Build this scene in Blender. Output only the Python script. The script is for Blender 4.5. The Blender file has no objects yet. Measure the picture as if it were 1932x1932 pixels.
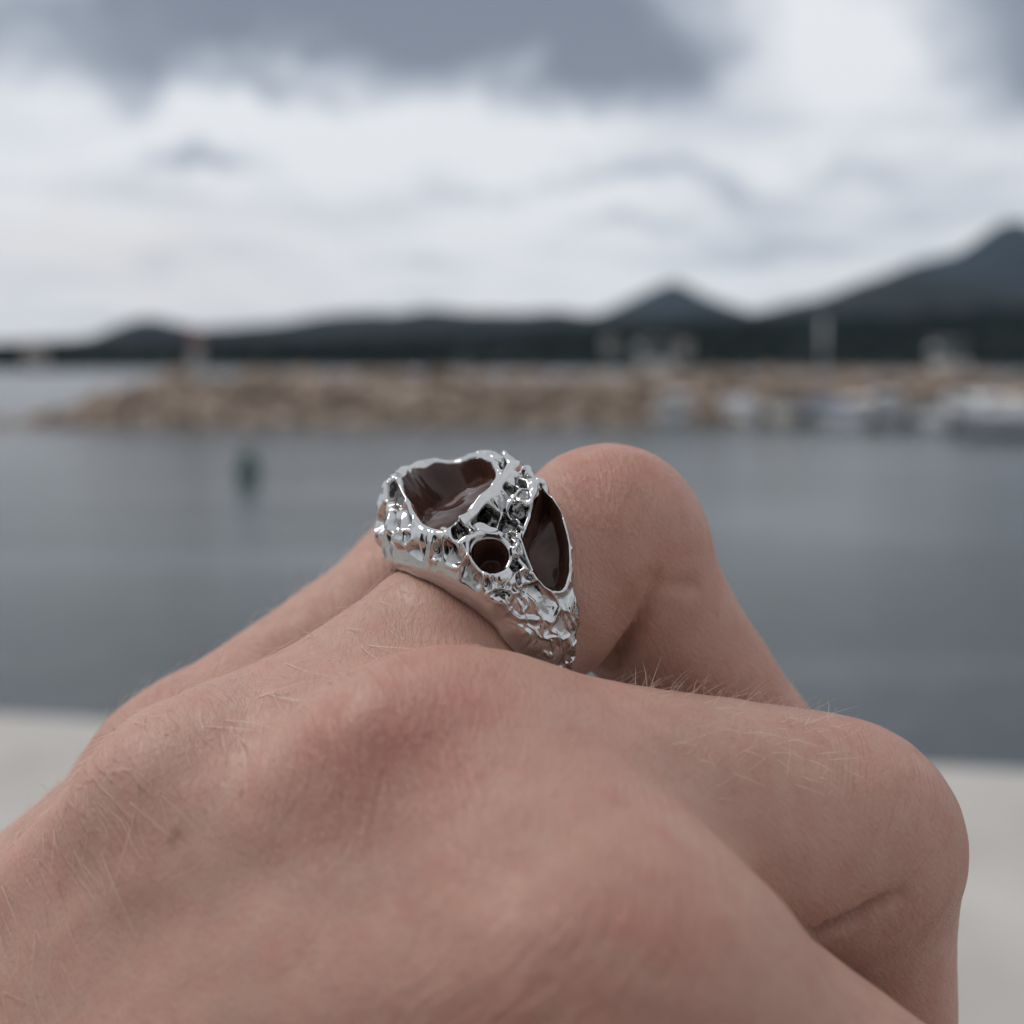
import bpy, math, random
import numpy as np
from mathutils import Vector, Matrix, noise as mnoise

# ---------------------------------------------------------------- camera, sky, sun, exposure
SC = bpy.context.scene
COL = SC.collection
random.seed(7)
RNG = np.random.default_rng(7)
PITCH = math.radians(6.75)
EYE = np.array([0.0, 0.0, 1.5])
TANW = 0.828                       # width of the view at unit distance
KPX = TANW / 1932
AX = np.array([1.0, 0.0, 0.0])
AU = np.array([0.0, math.sin(PITCH), math.cos(PITCH)])
AF = np.array([0.0, math.cos(PITCH), -math.sin(PITCH)])

cam_d = bpy.data.cameras.new('camera')
cam_d.sensor_width = 36.0
cam_d.lens = 36.0 / TANW
cam_d.clip_start = 0.01
cam_d.clip_end = 30000
cam_d.dof.use_dof = True
cam_d.dof.focus_distance = 0.0985
cam_d.dof.aperture_fstop = cam_d.lens / 2.3      # a 2.3 mm wide aperture, as a phone has
cam = bpy.data.objects.new('camera', cam_d)
cam.location = EYE
cam.rotation_euler = (math.radians(90) - PITCH, 0, 0)
COL.objects.link(cam)
SC.camera = cam

SUN_EL, SUN_AZ = math.radians(48), math.radians(-72)   # azimuth from +Y towards +X
world = bpy.data.worlds.new("World")
SC.world = world
world.use_nodes = True


class NT:
    """small node-tree writer"""
    def __init__(self, tree):
        self.t = tree
        tree.nodes.clear()

    def n(self, kind, **kw):
        nd = self.t.nodes.new(kind)
        ins = kw.pop('ins', {})
        for k, v in kw.items():
            setattr(nd, k, v)
        for k, v in ins.items():
            s = nd.inputs[k]
            if isinstance(v, bpy.types.NodeSocket):
                self.t.links.new(v, s)
            else:
                s.default_value = v
        return nd

    def math(self, op, a, b=0.0, c=0.0, clamp=False):
        nd = self.n('ShaderNodeMath', operation=op, use_clamp=clamp)
        for i, v in enumerate((a, b, c)):
            if isinstance(v, bpy.types.NodeSocket):
                self.t.links.new(v, nd.inputs[i])
            else:
                nd.inputs[i].default_value = v
        return nd.outputs[0]

    def vmath(self, op, a, b=(0, 0, 0)):
        nd = self.n('ShaderNodeVectorMath', operation=op)
        for i, v in enumerate((a, b)):
            if isinstance(v, bpy.types.NodeSocket):
                self.t.links.new(v, nd.inputs[i])
            else:
                nd.inputs[i].default_value = v
        return nd.outputs[0]

    def ramp(self, fac, stops, interp='LINEAR'):
        nd = self.n('ShaderNodeValToRGB', ins={'Fac': fac})
        cr = nd.color_ramp
        cr.interpolation = interp
        while len(cr.elements) > len(stops):
            cr.elements.remove(cr.elements[-1])
        while len(cr.elements) < len(stops):
            cr.elements.new(1.0)
        for e, (p, c) in zip(cr.elements, stops):
            e.position = p
            e.color = (c[0], c[1], c[2], 1) if not isinstance(c, (int, float)) else (c, c, c, 1)
        return nd.outputs['Color']

    def mix(self, fac, a, b, mode='MIX'):
        nd = self.n('ShaderNodeMix', data_type='RGBA', blend_type=mode, clamp_factor=True)
        for s, v in ((nd.inputs[0], fac), (nd.inputs[6], a), (nd.inputs[7], b)):
            if isinstance(v, bpy.types.NodeSocket):
                self.t.links.new(v, s)
            elif isinstance(v, (int, float)):
                s.default_value = v
            else:
                s.default_value = (v[0], v[1], v[2], 1)
        return nd.outputs[2]

    def link(self, a, b):
        self.t.links.new(a, b)


def build_sky():
    w = NT(world.node_tree)
    dirn = w.n('ShaderNodeTexCoord').outputs['Generated']
    sep = w.n('ShaderNodeSeparateXYZ', ins={0: dirn})
    X, Y, Z = sep.outputs
    sky = w.n('ShaderNodeTexSky', sky_type='NISHITA', sun_disc=False, sun_elevation=SUN_EL,
              sun_rotation=SUN_AZ, air_density=1.0, dust_density=2.0)
    blue = w.vmath('SCALE', sky.outputs[0])
    blue.node.inputs['Scale'].default_value = 0.11
    # cloud layer: directions projected on a flat sheet overhead
    zc = w.math('ADD', w.math('MAXIMUM', Z, 0.0), 0.10)
    px = w.math('DIVIDE', X, zc)
    py = w.math('DIVIDE', Y, zc)
    pl = w.n('ShaderNodeCombineXYZ', ins={0: px, 1: py, 2: 0.0}).outputs[0]
    plS = w.n('ShaderNodeMapping', ins={0: pl, 'Location': (1.35, 0.7, 0.0), 'Rotation': (0, 0, 0.25), 'Scale': (0.62, 0.50, 1)}).outputs[0]
    big = w.n('ShaderNodeTexNoise', ins={'Vector': plS, 'Scale': 1.0, 'Detail': 4.0, 'Roughness': 0.5, 'Distortion': 0.35}).outputs['Fac']
    small = w.n('ShaderNodeTexNoise', ins={'Vector': plS, 'Scale': 3.1, 'Detail': 3.0, 'Roughness': 0.5, 'Distortion': 0.2}).outputs['Fac']
    # broad cloud banks given as directions (slope across, slope up) in front of the pier
    yc = w.math('MAXIMUM', Y, 0.05)
    U = w.math('DIVIDE', X, yc)
    V = w.math('DIVIDE', Z, yc)
    wob = w.n('ShaderNodeTexNoise', ins={'Vector': w.n('ShaderNodeCombineXYZ', ins={0: U, 1: V, 2: 0.3}).outputs[0], 'Scale': 8.0, 'Detail': 4.0, 'Roughness': 0.6})
    wsep = w.n('ShaderNodeSeparateXYZ', ins={0: wob.outputs['Color']})
    Uw = w.math('ADD', U, w.math('MULTIPLY', w.math('SUBTRACT', wsep.outputs[0], 0.5), 0.16))
    Vw = w.math('ADD', V, w.math('MULTIPLY', w.math('SUBTRACT', wsep.outputs[1], 0.5), 0.14))

    def bank(u, v, su, sv, amp):
        a = w.math('POWER', w.math('ABSOLUTE', w.math('DIVIDE', w.math('SUBTRACT', Uw, u), su)), 2.0)
        b = w.math('POWER', w.math('ABSOLUTE', w.math('DIVIDE', w.math('SUBTRACT', Vw, v), sv)), 2.0)
        e = w.math('EXPONENT', w.math('MULTIPLY', w.math('ADD', a, b), -1.0))
        return w.math('MULTIPLY', e, amp * (.95 if amp > 0 else 1.0))
    front = w.math('GREATER_THAN', Y, 0.06)
    tot = None
    for args in BANKS:
        e = bank(*args)
        tot = e if tot is None else w.math('ADD', tot, e)
    tot = w.math('MULTIPLY', tot, front)
    thick = w.math('ADD', w.math('MULTIPLY', w.math('SUBTRACT', big, 0.50), 1.5), w.math('MULTIPLY', w.math('SUBTRACT', small, 0.5), 1.1))
    thick = w.math('ADD', w.math('ADD', w.math('MULTIPLY', thick, 0.75), tot), 0.13)
    cloud = w.ramp(thick, [(0.0, (0.86, 0.87, 0.89)), (0.14, (0.745, 0.77, 0.81)), (0.38, (0.50, 0.54, 0.605)), (0.80, (0.25, 0.285, 0.345)), (1.0, (0.20, 0.23, 0.285))])
    # warmer, milkier light low over the hills
    low = w.math('EXPONENT', w.math('MULTIPLY', w.math('MAXIMUM', Z, 0.0), -9.0))
    cloud = w.mix(w.math('MULTIPLY', low, 0.40), cloud, (0.74, 0.735, 0.735))
    warm = bank(-0.33, 0.075, 0.20, 0.05, .55)
    cloud = w.mix(w.math('MULTIPLY', warm, front), cloud, (.80, .755, .735))
    col = w.mix(0.93, blue, cloud)
    bg = w.n('ShaderNodeBackground', ins={'Color': col, 'Strength': 1.0})
    out = w.n('ShaderNodeOutputWorld', ins={'Surface': bg.outputs[0]})


# cloud banks: slope across, slope up, half-widths, weight (positive = darker)
BANKS = [(0.0, 0.262, 0.17, 0.046, 0.85), (-0.30, 0.258, 0.15, 0.036, 0.74), (0.05, 0.345, 0.62, 0.055, 0.60), (-0.18, 0.285, 0.14, 0.035, 0.45), (0.10, 0.255, 0.08, 0.030, 0.40),
         (0.42, 0.265, 0.085, 0.060, 0.62), (0.44, 0.215, 0.06, 0.030, 0.35), (-0.24, 0.163, 0.045, 0.014, 0.62), (0.04, 0.145, 0.085, 0.008, 0.42), (0.14, 0.150, 0.05, 0.007, 0.30),
         (-0.05, 0.085, 0.05, 0.008, 0.32), (0.27, 0.165, 0.045, 0.008, 0.28), (0.08, 0.100, 0.05, 0.009, 0.30), (-0.44, 0.205, 0.035, 0.010, 0.45), (0.22, 0.085, 0.07, 0.010, 0.22), (-0.28, 0.070, 0.03, 0.008, 0.18),
         (0.24, 0.270, 0.085, 0.060, -0.50), (-0.17, 0.205, 0.12, 0.022, -0.35), (0.02, 0.195, 0.10, 0.018, -0.30), (0.0, 0.11, 0.5, 0.09, -0.10)]
build_sky()

sun_d = bpy.data.lights.new('sun', 'SUN')
sun_d.energy = 1.45
sun_d.angle = math.radians(24)
sun_d.color = (1.0, 0.955, 0.90)
sun = bpy.data.objects.new('sun', sun_d)
COL.objects.link(sun)
sdir = Vector((math.sin(SUN_AZ) * math.cos(SUN_EL), math.cos(SUN_AZ) * math.cos(SUN_EL), math.sin(SUN_EL)))
sun.rotation_euler = sdir.to_track_quat('Z', 'Y').to_euler()

vs = SC.view_settings
vs.view_transform = 'Standard'
vs.look = 'None'
vs.exposure = 0.0
vs.gamma = 1.0
vs.use_curve_mapping = False
SC.render.engine = 'CYCLES'
SC.cycles.use_denoising = True
SC.cycles.volume_bounces = 1
SC.cycles.transparent_max_bounces = 16
SC.cycles.sample_clamp_indirect = 4.0


# ---------------------------------------------------------------- helpers
def tag(o, label=None, cat=None, group=None, kind=None):
    for k, v in (('label', label), ('category', cat), ('group', group), ('kind', kind)):
        if v:
            o[k] = v
    return o


def empty(name, loc, rz=0.0):
    o = bpy.data.objects.new(name, None)
    o.location = loc
    o.rotation_euler = (0, 0, rz)
    COL.objects.link(o)
    return o


def mesh_obj(name, verts, faces, mat, parent=None, smooth=True, loc=(0, 0, 0)):
    me = bpy.data.meshes.new(name)
    if isinstance(verts, np.ndarray) and isinstance(faces, np.ndarray):
        me.vertices.add(len(verts))
        me.vertices.foreach_set('co', np.asarray(verts, np.float32).ravel())
        k = faces.shape[1]
        me.loops.add(faces.size)
        me.loops.foreach_set('vertex_index', faces.ravel().astype(np.int32))
        me.polygons.add(len(faces))
        me.polygons.foreach_set('loop_start', np.arange(0, faces.size, k, dtype=np.int32))
        me.polygons.foreach_set('loop_total', np.full(len(faces), k, np.int32))
        me.update(calc_edges=True)
        me.validate()
    else:
        me.from_pydata([tuple(v) for v in verts], [], [tuple(f) for f in faces])
    me.polygons.foreach_set('use_smooth', np.full(len(me.polygons), smooth, bool))
    me.update()
    if mat:
        me.materials.append(mat)
    o = bpy.data.objects.new(name, me)
    o.location = loc
    if parent:
        o.parent = parent
    COL.objects.link(o)
    return o


class MB:
    """collects simple solids into one mesh"""
    def __init__(self):
        self.v, self.f = [], []

    def box(self, c, s, rz=0.0, taper=1.0):
        b = len(self.v)
        ca, sa = math.cos(rz), math.sin(rz)
        for z in (-1, 1):
            t = taper if z > 0 else 1.0
            for x, y in ((-1, -1), (1, -1), (1, 1), (-1, 1)):
                X, Y = x * s[0] / 2 * t, y * s[1] / 2 * t
                self.v.append((c[0] + X * ca - Y * sa, c[1] + X * sa + Y * ca, c[2] + z * s[2] / 2))
        for q in ((3, 2, 1, 0), (4, 5, 6, 7), (0, 1, 5, 4), (1, 2, 6, 5), (2, 3, 7, 6), (3, 0, 4, 7)):
            self.f.append(tuple(b + i for i in q))
        return self

    def lathe(self, c, prof, n=20):
        b = len(self.v)
        for r, z in prof:
            for i in range(n):
                a = 2 * math.pi * i / n
                self.v.append((c[0] + r * math.cos(a), c[1] + r * math.sin(a), c[2] + z))
        for j in range(len(prof) - 1):
            for i in range(n):
                k = (i + 1) % n
                self.f.append((b + j * n + i, b + j * n + k, b + (j + 1) * n + k, b + (j + 1) * n + i))
        self.f.append(tuple(b + i for i in range(n - 1, -1, -1)))
        self.f.append(tuple(b + (len(prof) - 1) * n + i for i in range(n)))
        return self

    def tube(self, pts, r, n=8):
        b = len(self.v)
        P = [Vector(p) for p in pts]
        for i, p in enumerate(P):
            t = (P[min(i + 1, len(P) - 1)] - P[max(i - 1, 0)]).normalized()
            s = t.orthogonal().normalized()
            u = t.cross(s)
            for k in range(n):
                a = 2 * math.pi * k / n
                self.v.append(tuple(p + s * (r * math.cos(a)) + u * (r * math.sin(a))))
        for j in range(len(P) - 1):
            for i in range(n):
                k = (i + 1) % n
                self.f.append((b + j * n + i, b + j * n + k, b + (j + 1) * n + k, b + (j + 1) * n + i))
        self.f.append(tuple(b + i for i in range(n - 1, -1, -1)))
        self.f.append(tuple(b + (len(P) - 1) * n + i for i in range(n)))
        return self

    def loft(self, rings, cap=True):
        b = len(self.v)
        n = len(rings[0])
        for rg in rings:
            self.v.extend(tuple(p) for p in rg)
        for j in range(len(rings) - 1):
            for i in range(n - 1):
                self.f.append((b + j * n + i, b + j * n + i + 1, b + (j + 1) * n + i + 1, b + (j + 1) * n + i))
        return self

    def build(self, name, mat, parent=None, smooth=False, loc=(0, 0, 0)):
        return mesh_obj(name, self.v, self.f, mat, parent, smooth, loc)


def material(name, color=(.5, .5, .5), rough=.5, metal=0.0, spec=.5):
    m = bpy.data.materials.new(name)
    m.use_nodes = True
    t = NT(m.node_tree)
    b = t.n('ShaderNodeBsdfPrincipled')
    b.inputs['Base Color'].default_value = (*color, 1)
    b.inputs['Roughness'].default_value = rough
    b.inputs['Metallic'].default_value = metal
    b.inputs['Specular IOR Level'].default_value = spec
    o = t.n('ShaderNodeOutputMaterial', ins={'Surface': b.outputs[0]})
    return m, t, b


def noisy(name, c1, c2, scale, rough=.6, bump=0.0, bscale=None, bdist=0.1, detail=5.0, spec=.5, metal=0.0):
    m, t, b = material(name, c1, rough, metal, spec)
    co = t.n('ShaderNodeTexCoord').outputs['Object']
    f = t.n('ShaderNodeTexNoise', ins={'Vector': co, 'Scale': scale, 'Detail': detail, 'Roughness': .6}).outputs['Fac']
    t.link(t.ramp(f, [(.3, c1), (.7, c2)]), b.inputs['Base Color'])
    if bump:
        g = t.n('ShaderNodeTexNoise', ins={'Vector': co, 'Scale': bscale or scale * 3, 'Detail': 4.0}).outputs['Fac']
        t.link(t.n('ShaderNodeBump', ins={'Height': g, 'Strength': bump, 'Distance': bdist}).outputs[0], b.inputs['Normal'])
    return m


def vnoise(p, seed=0):
    """value noise in 3D, vectorised, about -1..1"""
    p = np.asarray(p, np.float64)
    i = np.floor(p).astype(np.int64)
    f = p - i
    f = f * f * f * (f * (f * 6 - 15) + 10)

    def h(x, y, z):
        n = (x * 374761393 + y * 668265263 + z * 2147483647 + seed * 1274126177) & 0xffffffff
        n = ((n ^ (n >> 13)) * 1274126177) & 0xffffffff
        n = ((n ^ (n >> 16)) * 2246822519) & 0xffffffff
        return (n ^ (n >> 15)).astype(np.float64) / 2147483648.0 % 2.0 - 1.0
    x, y, z = i[..., 0], i[..., 1], i[..., 2]
    fx, fy, fz = f[..., 0], f[..., 1], f[..., 2]
    r = 0
    for dx in (0, 1):
        wx = fx if dx else 1 - fx
        for dy in (0, 1):
            wy = fy if dy else 1 - fy
            for dz in (0, 1):
                wz = fz if dz else 1 - fz
                r = r + wx * wy * wz * h(x + dx, y + dy, z + dz)
    return r


def fbm(p, seed=0, octv=4, gain=.5):
    a, s, r = 1.0, 1.0, 0
    for k in range(octv):
        r = r + a * vnoise(np.asarray(p) * s, seed + k * 17)
        a *= gain
        s *= 2.03
    return r


def sm(a, b, x):
    t = np.clip((x - a) / (b - a), 0, 1)
    return t * t * (3 - 2 * t)


def ray(px, py):
    """unit-forward world direction of a bearing given on the photograph's 1932 px wide copy"""
    return AX * ((px - 966) * KPX) + AU * ((966 - py) * KPX) + AF


def on_plane(px, py, z):
    d = ray(px, py)
    return EYE + d * ((z - EYE[2]) / d[2])


def at_depth(px, py, y):
    d = ray(px, py)
    return EYE + d * (y / d[1])


def mm(px, py, d):
    """a point near the hand: bearing and distance in mm, in the eye's frame"""
    return np.array([(px - 966) * KPX * d, (966 - py) * KPX * d, d])


def to_world(p):
    p = np.asarray(p) * .001
    return EYE + p[..., 0:1] * AX + p[..., 1:2] * AU + p[..., 2:3] * AF


WATER_Z = -1.0

# ---------------------------------------------------------------- setting: water, quay, land
def build_setting():
    # water: one sheet to the horizon
    m, t, b = material('sea_water', (.045, .058, .066), .20, 0, .5)
    b.inputs['IOR'].default_value = 1.33
    co = t.n('ShaderNodeNewGeometry').outputs['Position']
    p1 = t.n('ShaderNodeMapping', ins={0: co, 'Scale': (.8, 1.6, 1), 'Rotation': (0, 0, .12)}).outputs[0]
    n1 = t.n('ShaderNodeTexNoise', ins={'Vector': p1, 'Scale': 1.6, 'Detail': 5.0, 'Roughness': .6, 'Distortion': .3}).outputs['Fac']
    n2 = t.n('ShaderNodeTexNoise', ins={'Vector': p1, 'Scale': 7.0, 'Detail': 3.0, 'Roughness': .55}).outputs['Fac']
    p3 = t.n('ShaderNodeMapping', ins={0: co, 'Scale': (.045, .30, 1), 'Rotation': (0, 0, .10)}).outputs[0]
    gust = t.n('ShaderNodeTexNoise', ins={'Vector': p3, 'Scale': 1.0, 'Detail': 3.0, 'Roughness': .55, 'Distortion': .4}).outputs['Fac']
    g = t.n('ShaderNodeMapRange', ins={0: gust, 1: .34, 2: .66, 3: .15, 4: 1.10}).outputs[0]
    h = t.math('MULTIPLY', t.math('ADD', n1, t.math('MULTIPLY', n2, .22)), g)
    t.link(t.n('ShaderNodeBump', ins={'Height': h, 'Strength': 1.0, 'Distance': .10}).outputs[0], b.inputs['Normal'])
    S = 9000
    w = mesh_obj('water', [(-S, -40, WATER_Z), (S, -40, WATER_Z), (S, S, WATER_Z), (-S, S, WATER_Z)], [(0, 1, 2, 3)], m, smooth=False)
    tag(w, 'rippled grey green harbour water', kind='structure')
    # seabed under it all, so that the land goes on below the water
    sb = mesh_obj('ground', [(-S, -60, -3), (S, -60, -3), (S, S, -3), (-S, S, -3)], [(0, 1, 2, 3)],
                  noisy('seabed', (.06, .06, .05), (.1, .09, .07), .2), smooth=False)
    tag(sb, 'ground under the harbour', kind='structure')

    # pale concrete quay: its edge passes below the hand
    m = noisy('pale_concrete', (.32, .302, .28), (.46, .44, .415), 1.1, .85, .25, 40, .004, 6)
    a = on_plane(0, 1345, 0.0)
    c = on_plane(1932, 1452, 0.0)
    e = (c - a) / np.linalg.norm(c - a)
    nrm = np.array([e[1], -e[0], 0.0])
    if nrm[1] > 0:
        nrm = -nrm
    q = MB()
    L0, L1 = a - e * 30, c + e * 30
    back = nrm * 12
    # slabs with joints between them
    length = np.linalg.norm(L1 - L0)
    k = 0
    root = empty('quay', L0)
    tag(root, 'pale concrete quay below the hand', kind='structure')
    nsl = 22
    for i in range(nsl):
        s0 = length * i / nsl + .008
        s1 = length * (i + 1) / nsl - .008
        p = [L0 + e * s0, L0 + e * s1, L0 + e * s1 + back, L0 + e * s0 + back]
        bev = .02
        vs_ = []
        for z in (-.25, -bev):
            for pt in p:
                vs_.append((pt[0] - L0[0], pt[1] - L0[1], z))
        cen = sum(p) / 4
        for pt in p:
            dv = (cen - pt)
            sx, sy = np.dot(dv, e), np.dot(dv, nrm)
            pt2 = pt + e * math.copysign(bev, sx) + nrm * math.copysign(bev, sy)
            vs_.append((pt2[0] - L0[0], pt2[1] - L0[1], 0.0))
        fs = [(3, 2, 1, 0), (8, 9, 10, 11)]
        for b0 in (0, 4):
            for j in range(4):
                fs.append((b0 + j, b0 + (j + 1) % 4, b0 + 4 + (j + 1) % 4, b0 + 4 + j))
        mesh_obj('slab', vs_, fs, m, root, False)
    body = MB()
    pts = [L0 - nrm * -.03, L1 - nrm * -.03, L1 + back, L0 + back]
    vs_ = [(pt[0] - L0[0], pt[1] - L0[1], z) for z in (-3.0, -.22) for pt in pts]
    fs = [(3, 2, 1, 0), (4, 5, 6, 7)] + [(j, (j + 1) % 4, 4 + (j + 1) % 4, 4 + j) for j in range(4)]
    mesh_obj('quay_wall', vs_, fs, noisy('quay_wall_concrete', (.22, .21, .19), (.33, .31, .28), 1.2), root, False)

    # hills
    def ridge(name, prof, dist, depth, c1, c2, label, rough_amp, seed, tex, nx=240, ny=26):
        """a range: crest heights along bearings at a distance, with slopes before and behind"""
        xs = np.array([p[0] for p in prof], float)
        ys = np.array([p[1] for p in prof], float)
        bx = np.linspace(xs[0], xs[-1], nx)
        hy = np.interp(bx, xs, ys)
        ker = np.ones(3) / 3
        hy = np.convolve(np.pad(hy, 1, 'edge'), ker, 'valid')
        X = (bx - 966) * KPX * dist
        H = np.array([at_depth(966, y, dist)[2] for y in hy]) + 2.0
        V = []
        js = np.linspace(-1, 1, ny)
        P = np.zeros((ny, nx, 3))
        for j, s in enumerate(js):
            fall = (1 - abs(s) ** 1.35) if s > 0 else (1 - abs(s) ** 1.15)
            P[j, :, 0] = X * (1 + .25 * s * depth / dist)
            P[j, :, 1] = dist + s * depth
            P[j, :, 2] = -2.0 + H * fall
        nse = fbm(np.stack([P[..., 0] / (depth * .25), P[..., 1] / (depth * .25), P[..., 0] * 0], -1), seed, 5)
        amp = rough_amp * np.minimum(1, (1 - np.abs(js)) * 3)[:, None]
        P[..., 2] += nse * amp
        V = P.reshape(-1, 3)
        idx = np.arange(ny * nx).reshape(ny, nx)
        F = np.stack([idx[:-1, :-1], idx[:-1, 1:], idx[1:, 1:], idx[1:, :-1]], -1).reshape(-1, 4)
        o = mesh_obj(name, V, F, noisy(name + '_cover', c1, c2, tex, .95, spec=.1), None, True)
        tag(o, label, kind='structure')
        return o
    ridge('mountain', [(500, 640), (900, 640), (1080, 602), (1150, 585), (1210, 552), (1265, 526), (1310, 550), (1400, 588), (1470, 572), (1560, 552), (1650, 515), (1720, 487),
                       (1800, 466), (1860, 424), (1893, 402), (1932, 432), (2050, 500), (2300, 560), (2800, 640)], 4200, 1500,
          (.010, .014, .016), (.018, .022, .023), 'blue grey mountain with two pointed peaks', 12, 3, .004)
    ridge('hills', [(-900, 668), (-300, 660), (-100, 655), (60, 644), (190, 640), (230, 622), (290, 603), (330, 612), (380, 626), (500, 616), (600, 598), (700, 588),
                    (760, 586), (820, 576), (880, 588), (970, 597), (1040, 590), (1100, 598), (1250, 596), (1400, 590), (1500, 572), (1600, 535), (1700, 512), (1790, 520),
                    (1932, 540), (2200, 560), (2700, 620)], 2300, 700, (.008, .012, .012), (.020, .021, .018), 'dark scrub covered hills along the far shore', 7, 11, .008)
    ridge('headland', [(-1200, 664), (-400, 658), (0, 652), (120, 650), (300, 652), (500, 648), (700, 640), (850, 636), (1000, 628), (1150, 618), (1300, 612), (1500, 606),
                       (1650, 600), (1800, 590), (1932, 586), (2300, 580), (2700, 600)], 1000, 330, (.006, .010, .008), (.017, .021, .015),
          'dark wooded low land behind the harbour', 4, 23, .02)


build_setting()


# ---------------------------------------------------------------- wood and houses on the far shore
def ico(sub=1):
    import bmesh
    bm = bmesh.new()
    bmesh.ops.create_icosphere(bm, subdivisions=sub, radius=1.0)
    v = np.array([x.co[:] for x in bm.verts])
    f = np.array([[x.index for x in p.verts] for p in bm.faces])
    bm.free()
    return v, f


def build_shore():
    v0, f0 = ico(1)
    V, F, k = [], [], 0
    for i in range(3400):
        px = RNG.uniform(-250, 2250)
        d = RNG.uniform(690, 1000)
        # stand on the headland's near slope
        top = np.interp(px, [-400, 0, 500, 850, 1150, 1500, 1932, 2300], [658, 652, 648, 636, 618, 606, 586, 580])
        H = at_depth(966, top, 1000)[2] + 2
        s = (d - 1000) / 330
        z = -2 + H * (1 - abs(s) ** 1.15)
        r = RNG.uniform(2.2, 4.2) * (1.0 if px > 1000 else .8)
        nz = fbm(v0 * 1.7 + i, 5, 2)[:, None] * .28
        p = v0 * (1 + nz) * np.array([r, r, r * RNG.uniform(.9, 1.35)])
        p = p + np.array([(px - 966) * KPX * 1000 * (1 + .25 * s * .33), d, z + r * .5])
        V.append(p)
        F.append(f0 + k)
        k += len(v0)
    m = noisy('wood_leaves', (.006, .010, .008), (.018, .023, .016), .09, .95, spec=.03)
    o = mesh_obj('wood', np.concatenate(V), np.concatenate(F), m, None, True)
    tag(o, 'dark evergreen wood covering the low shore behind the harbour', kind='stuff')

    wall = noisy('house_wall', (.30, .28, .26), (.38, .36, .33), .6)
    roof = noisy('roof_tile', (.17, .10, .075), (.22, .14, .105), 1.5)
    glass = material('dark_pane', (.03, .035, .04), .1)[0]
    specs = [(66, 666, 640, 9, 4.5, 'pale house alone on the far shore, west end of the land'),
             (1290, 655, 690, 7, 4.5, 'white house among dark trees below the small pointed peak'),
             (1150, 648, 720, 6, 4.0, 'small cream house in the wood, west of the other house on the slope')]
    for px, py, d, w, h, lab in specs:
        c = at_depth(px, py, d)
        r = empty('house', (c[0], c[1], c[2] - h * .6), RNG.uniform(-.25, .25))
        tag(r, lab, 'house', 'houses in the wood on the far shore')
        wo_ = MB().box((0, 0, h / 2 - 2), (w, w * .7, h + 4)).build('wall', wall, r)
        b = MB()
        rw, rd, rh = w / 2 + .4, w * .35 + .4, w * .22
        b.v = [(-rw, -rd, h), (rw, -rd, h), (rw, rd, h), (-rw, rd, h), (-rw, 0, h + rh), (rw, 0, h + rh)]
        b.f = [(3, 2, 1, 0), (0, 1, 5, 4), (2, 3, 4, 5), (0, 4, 3), (1, 2, 5)]
        b.build('roof', roof, r)
        for i in (-1, 0, 1):
            for z in (1.3, 3.9):
                if z + .7 < h:
                    MB().box((i * w * .3, -w * .35 - .03, z), (1.1, .12, 1.4)).build('window', glass, wo_)


build_shore()


# ---------------------------------------------------------------- breakwater of rocks
BW_Y = 51.0


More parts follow.
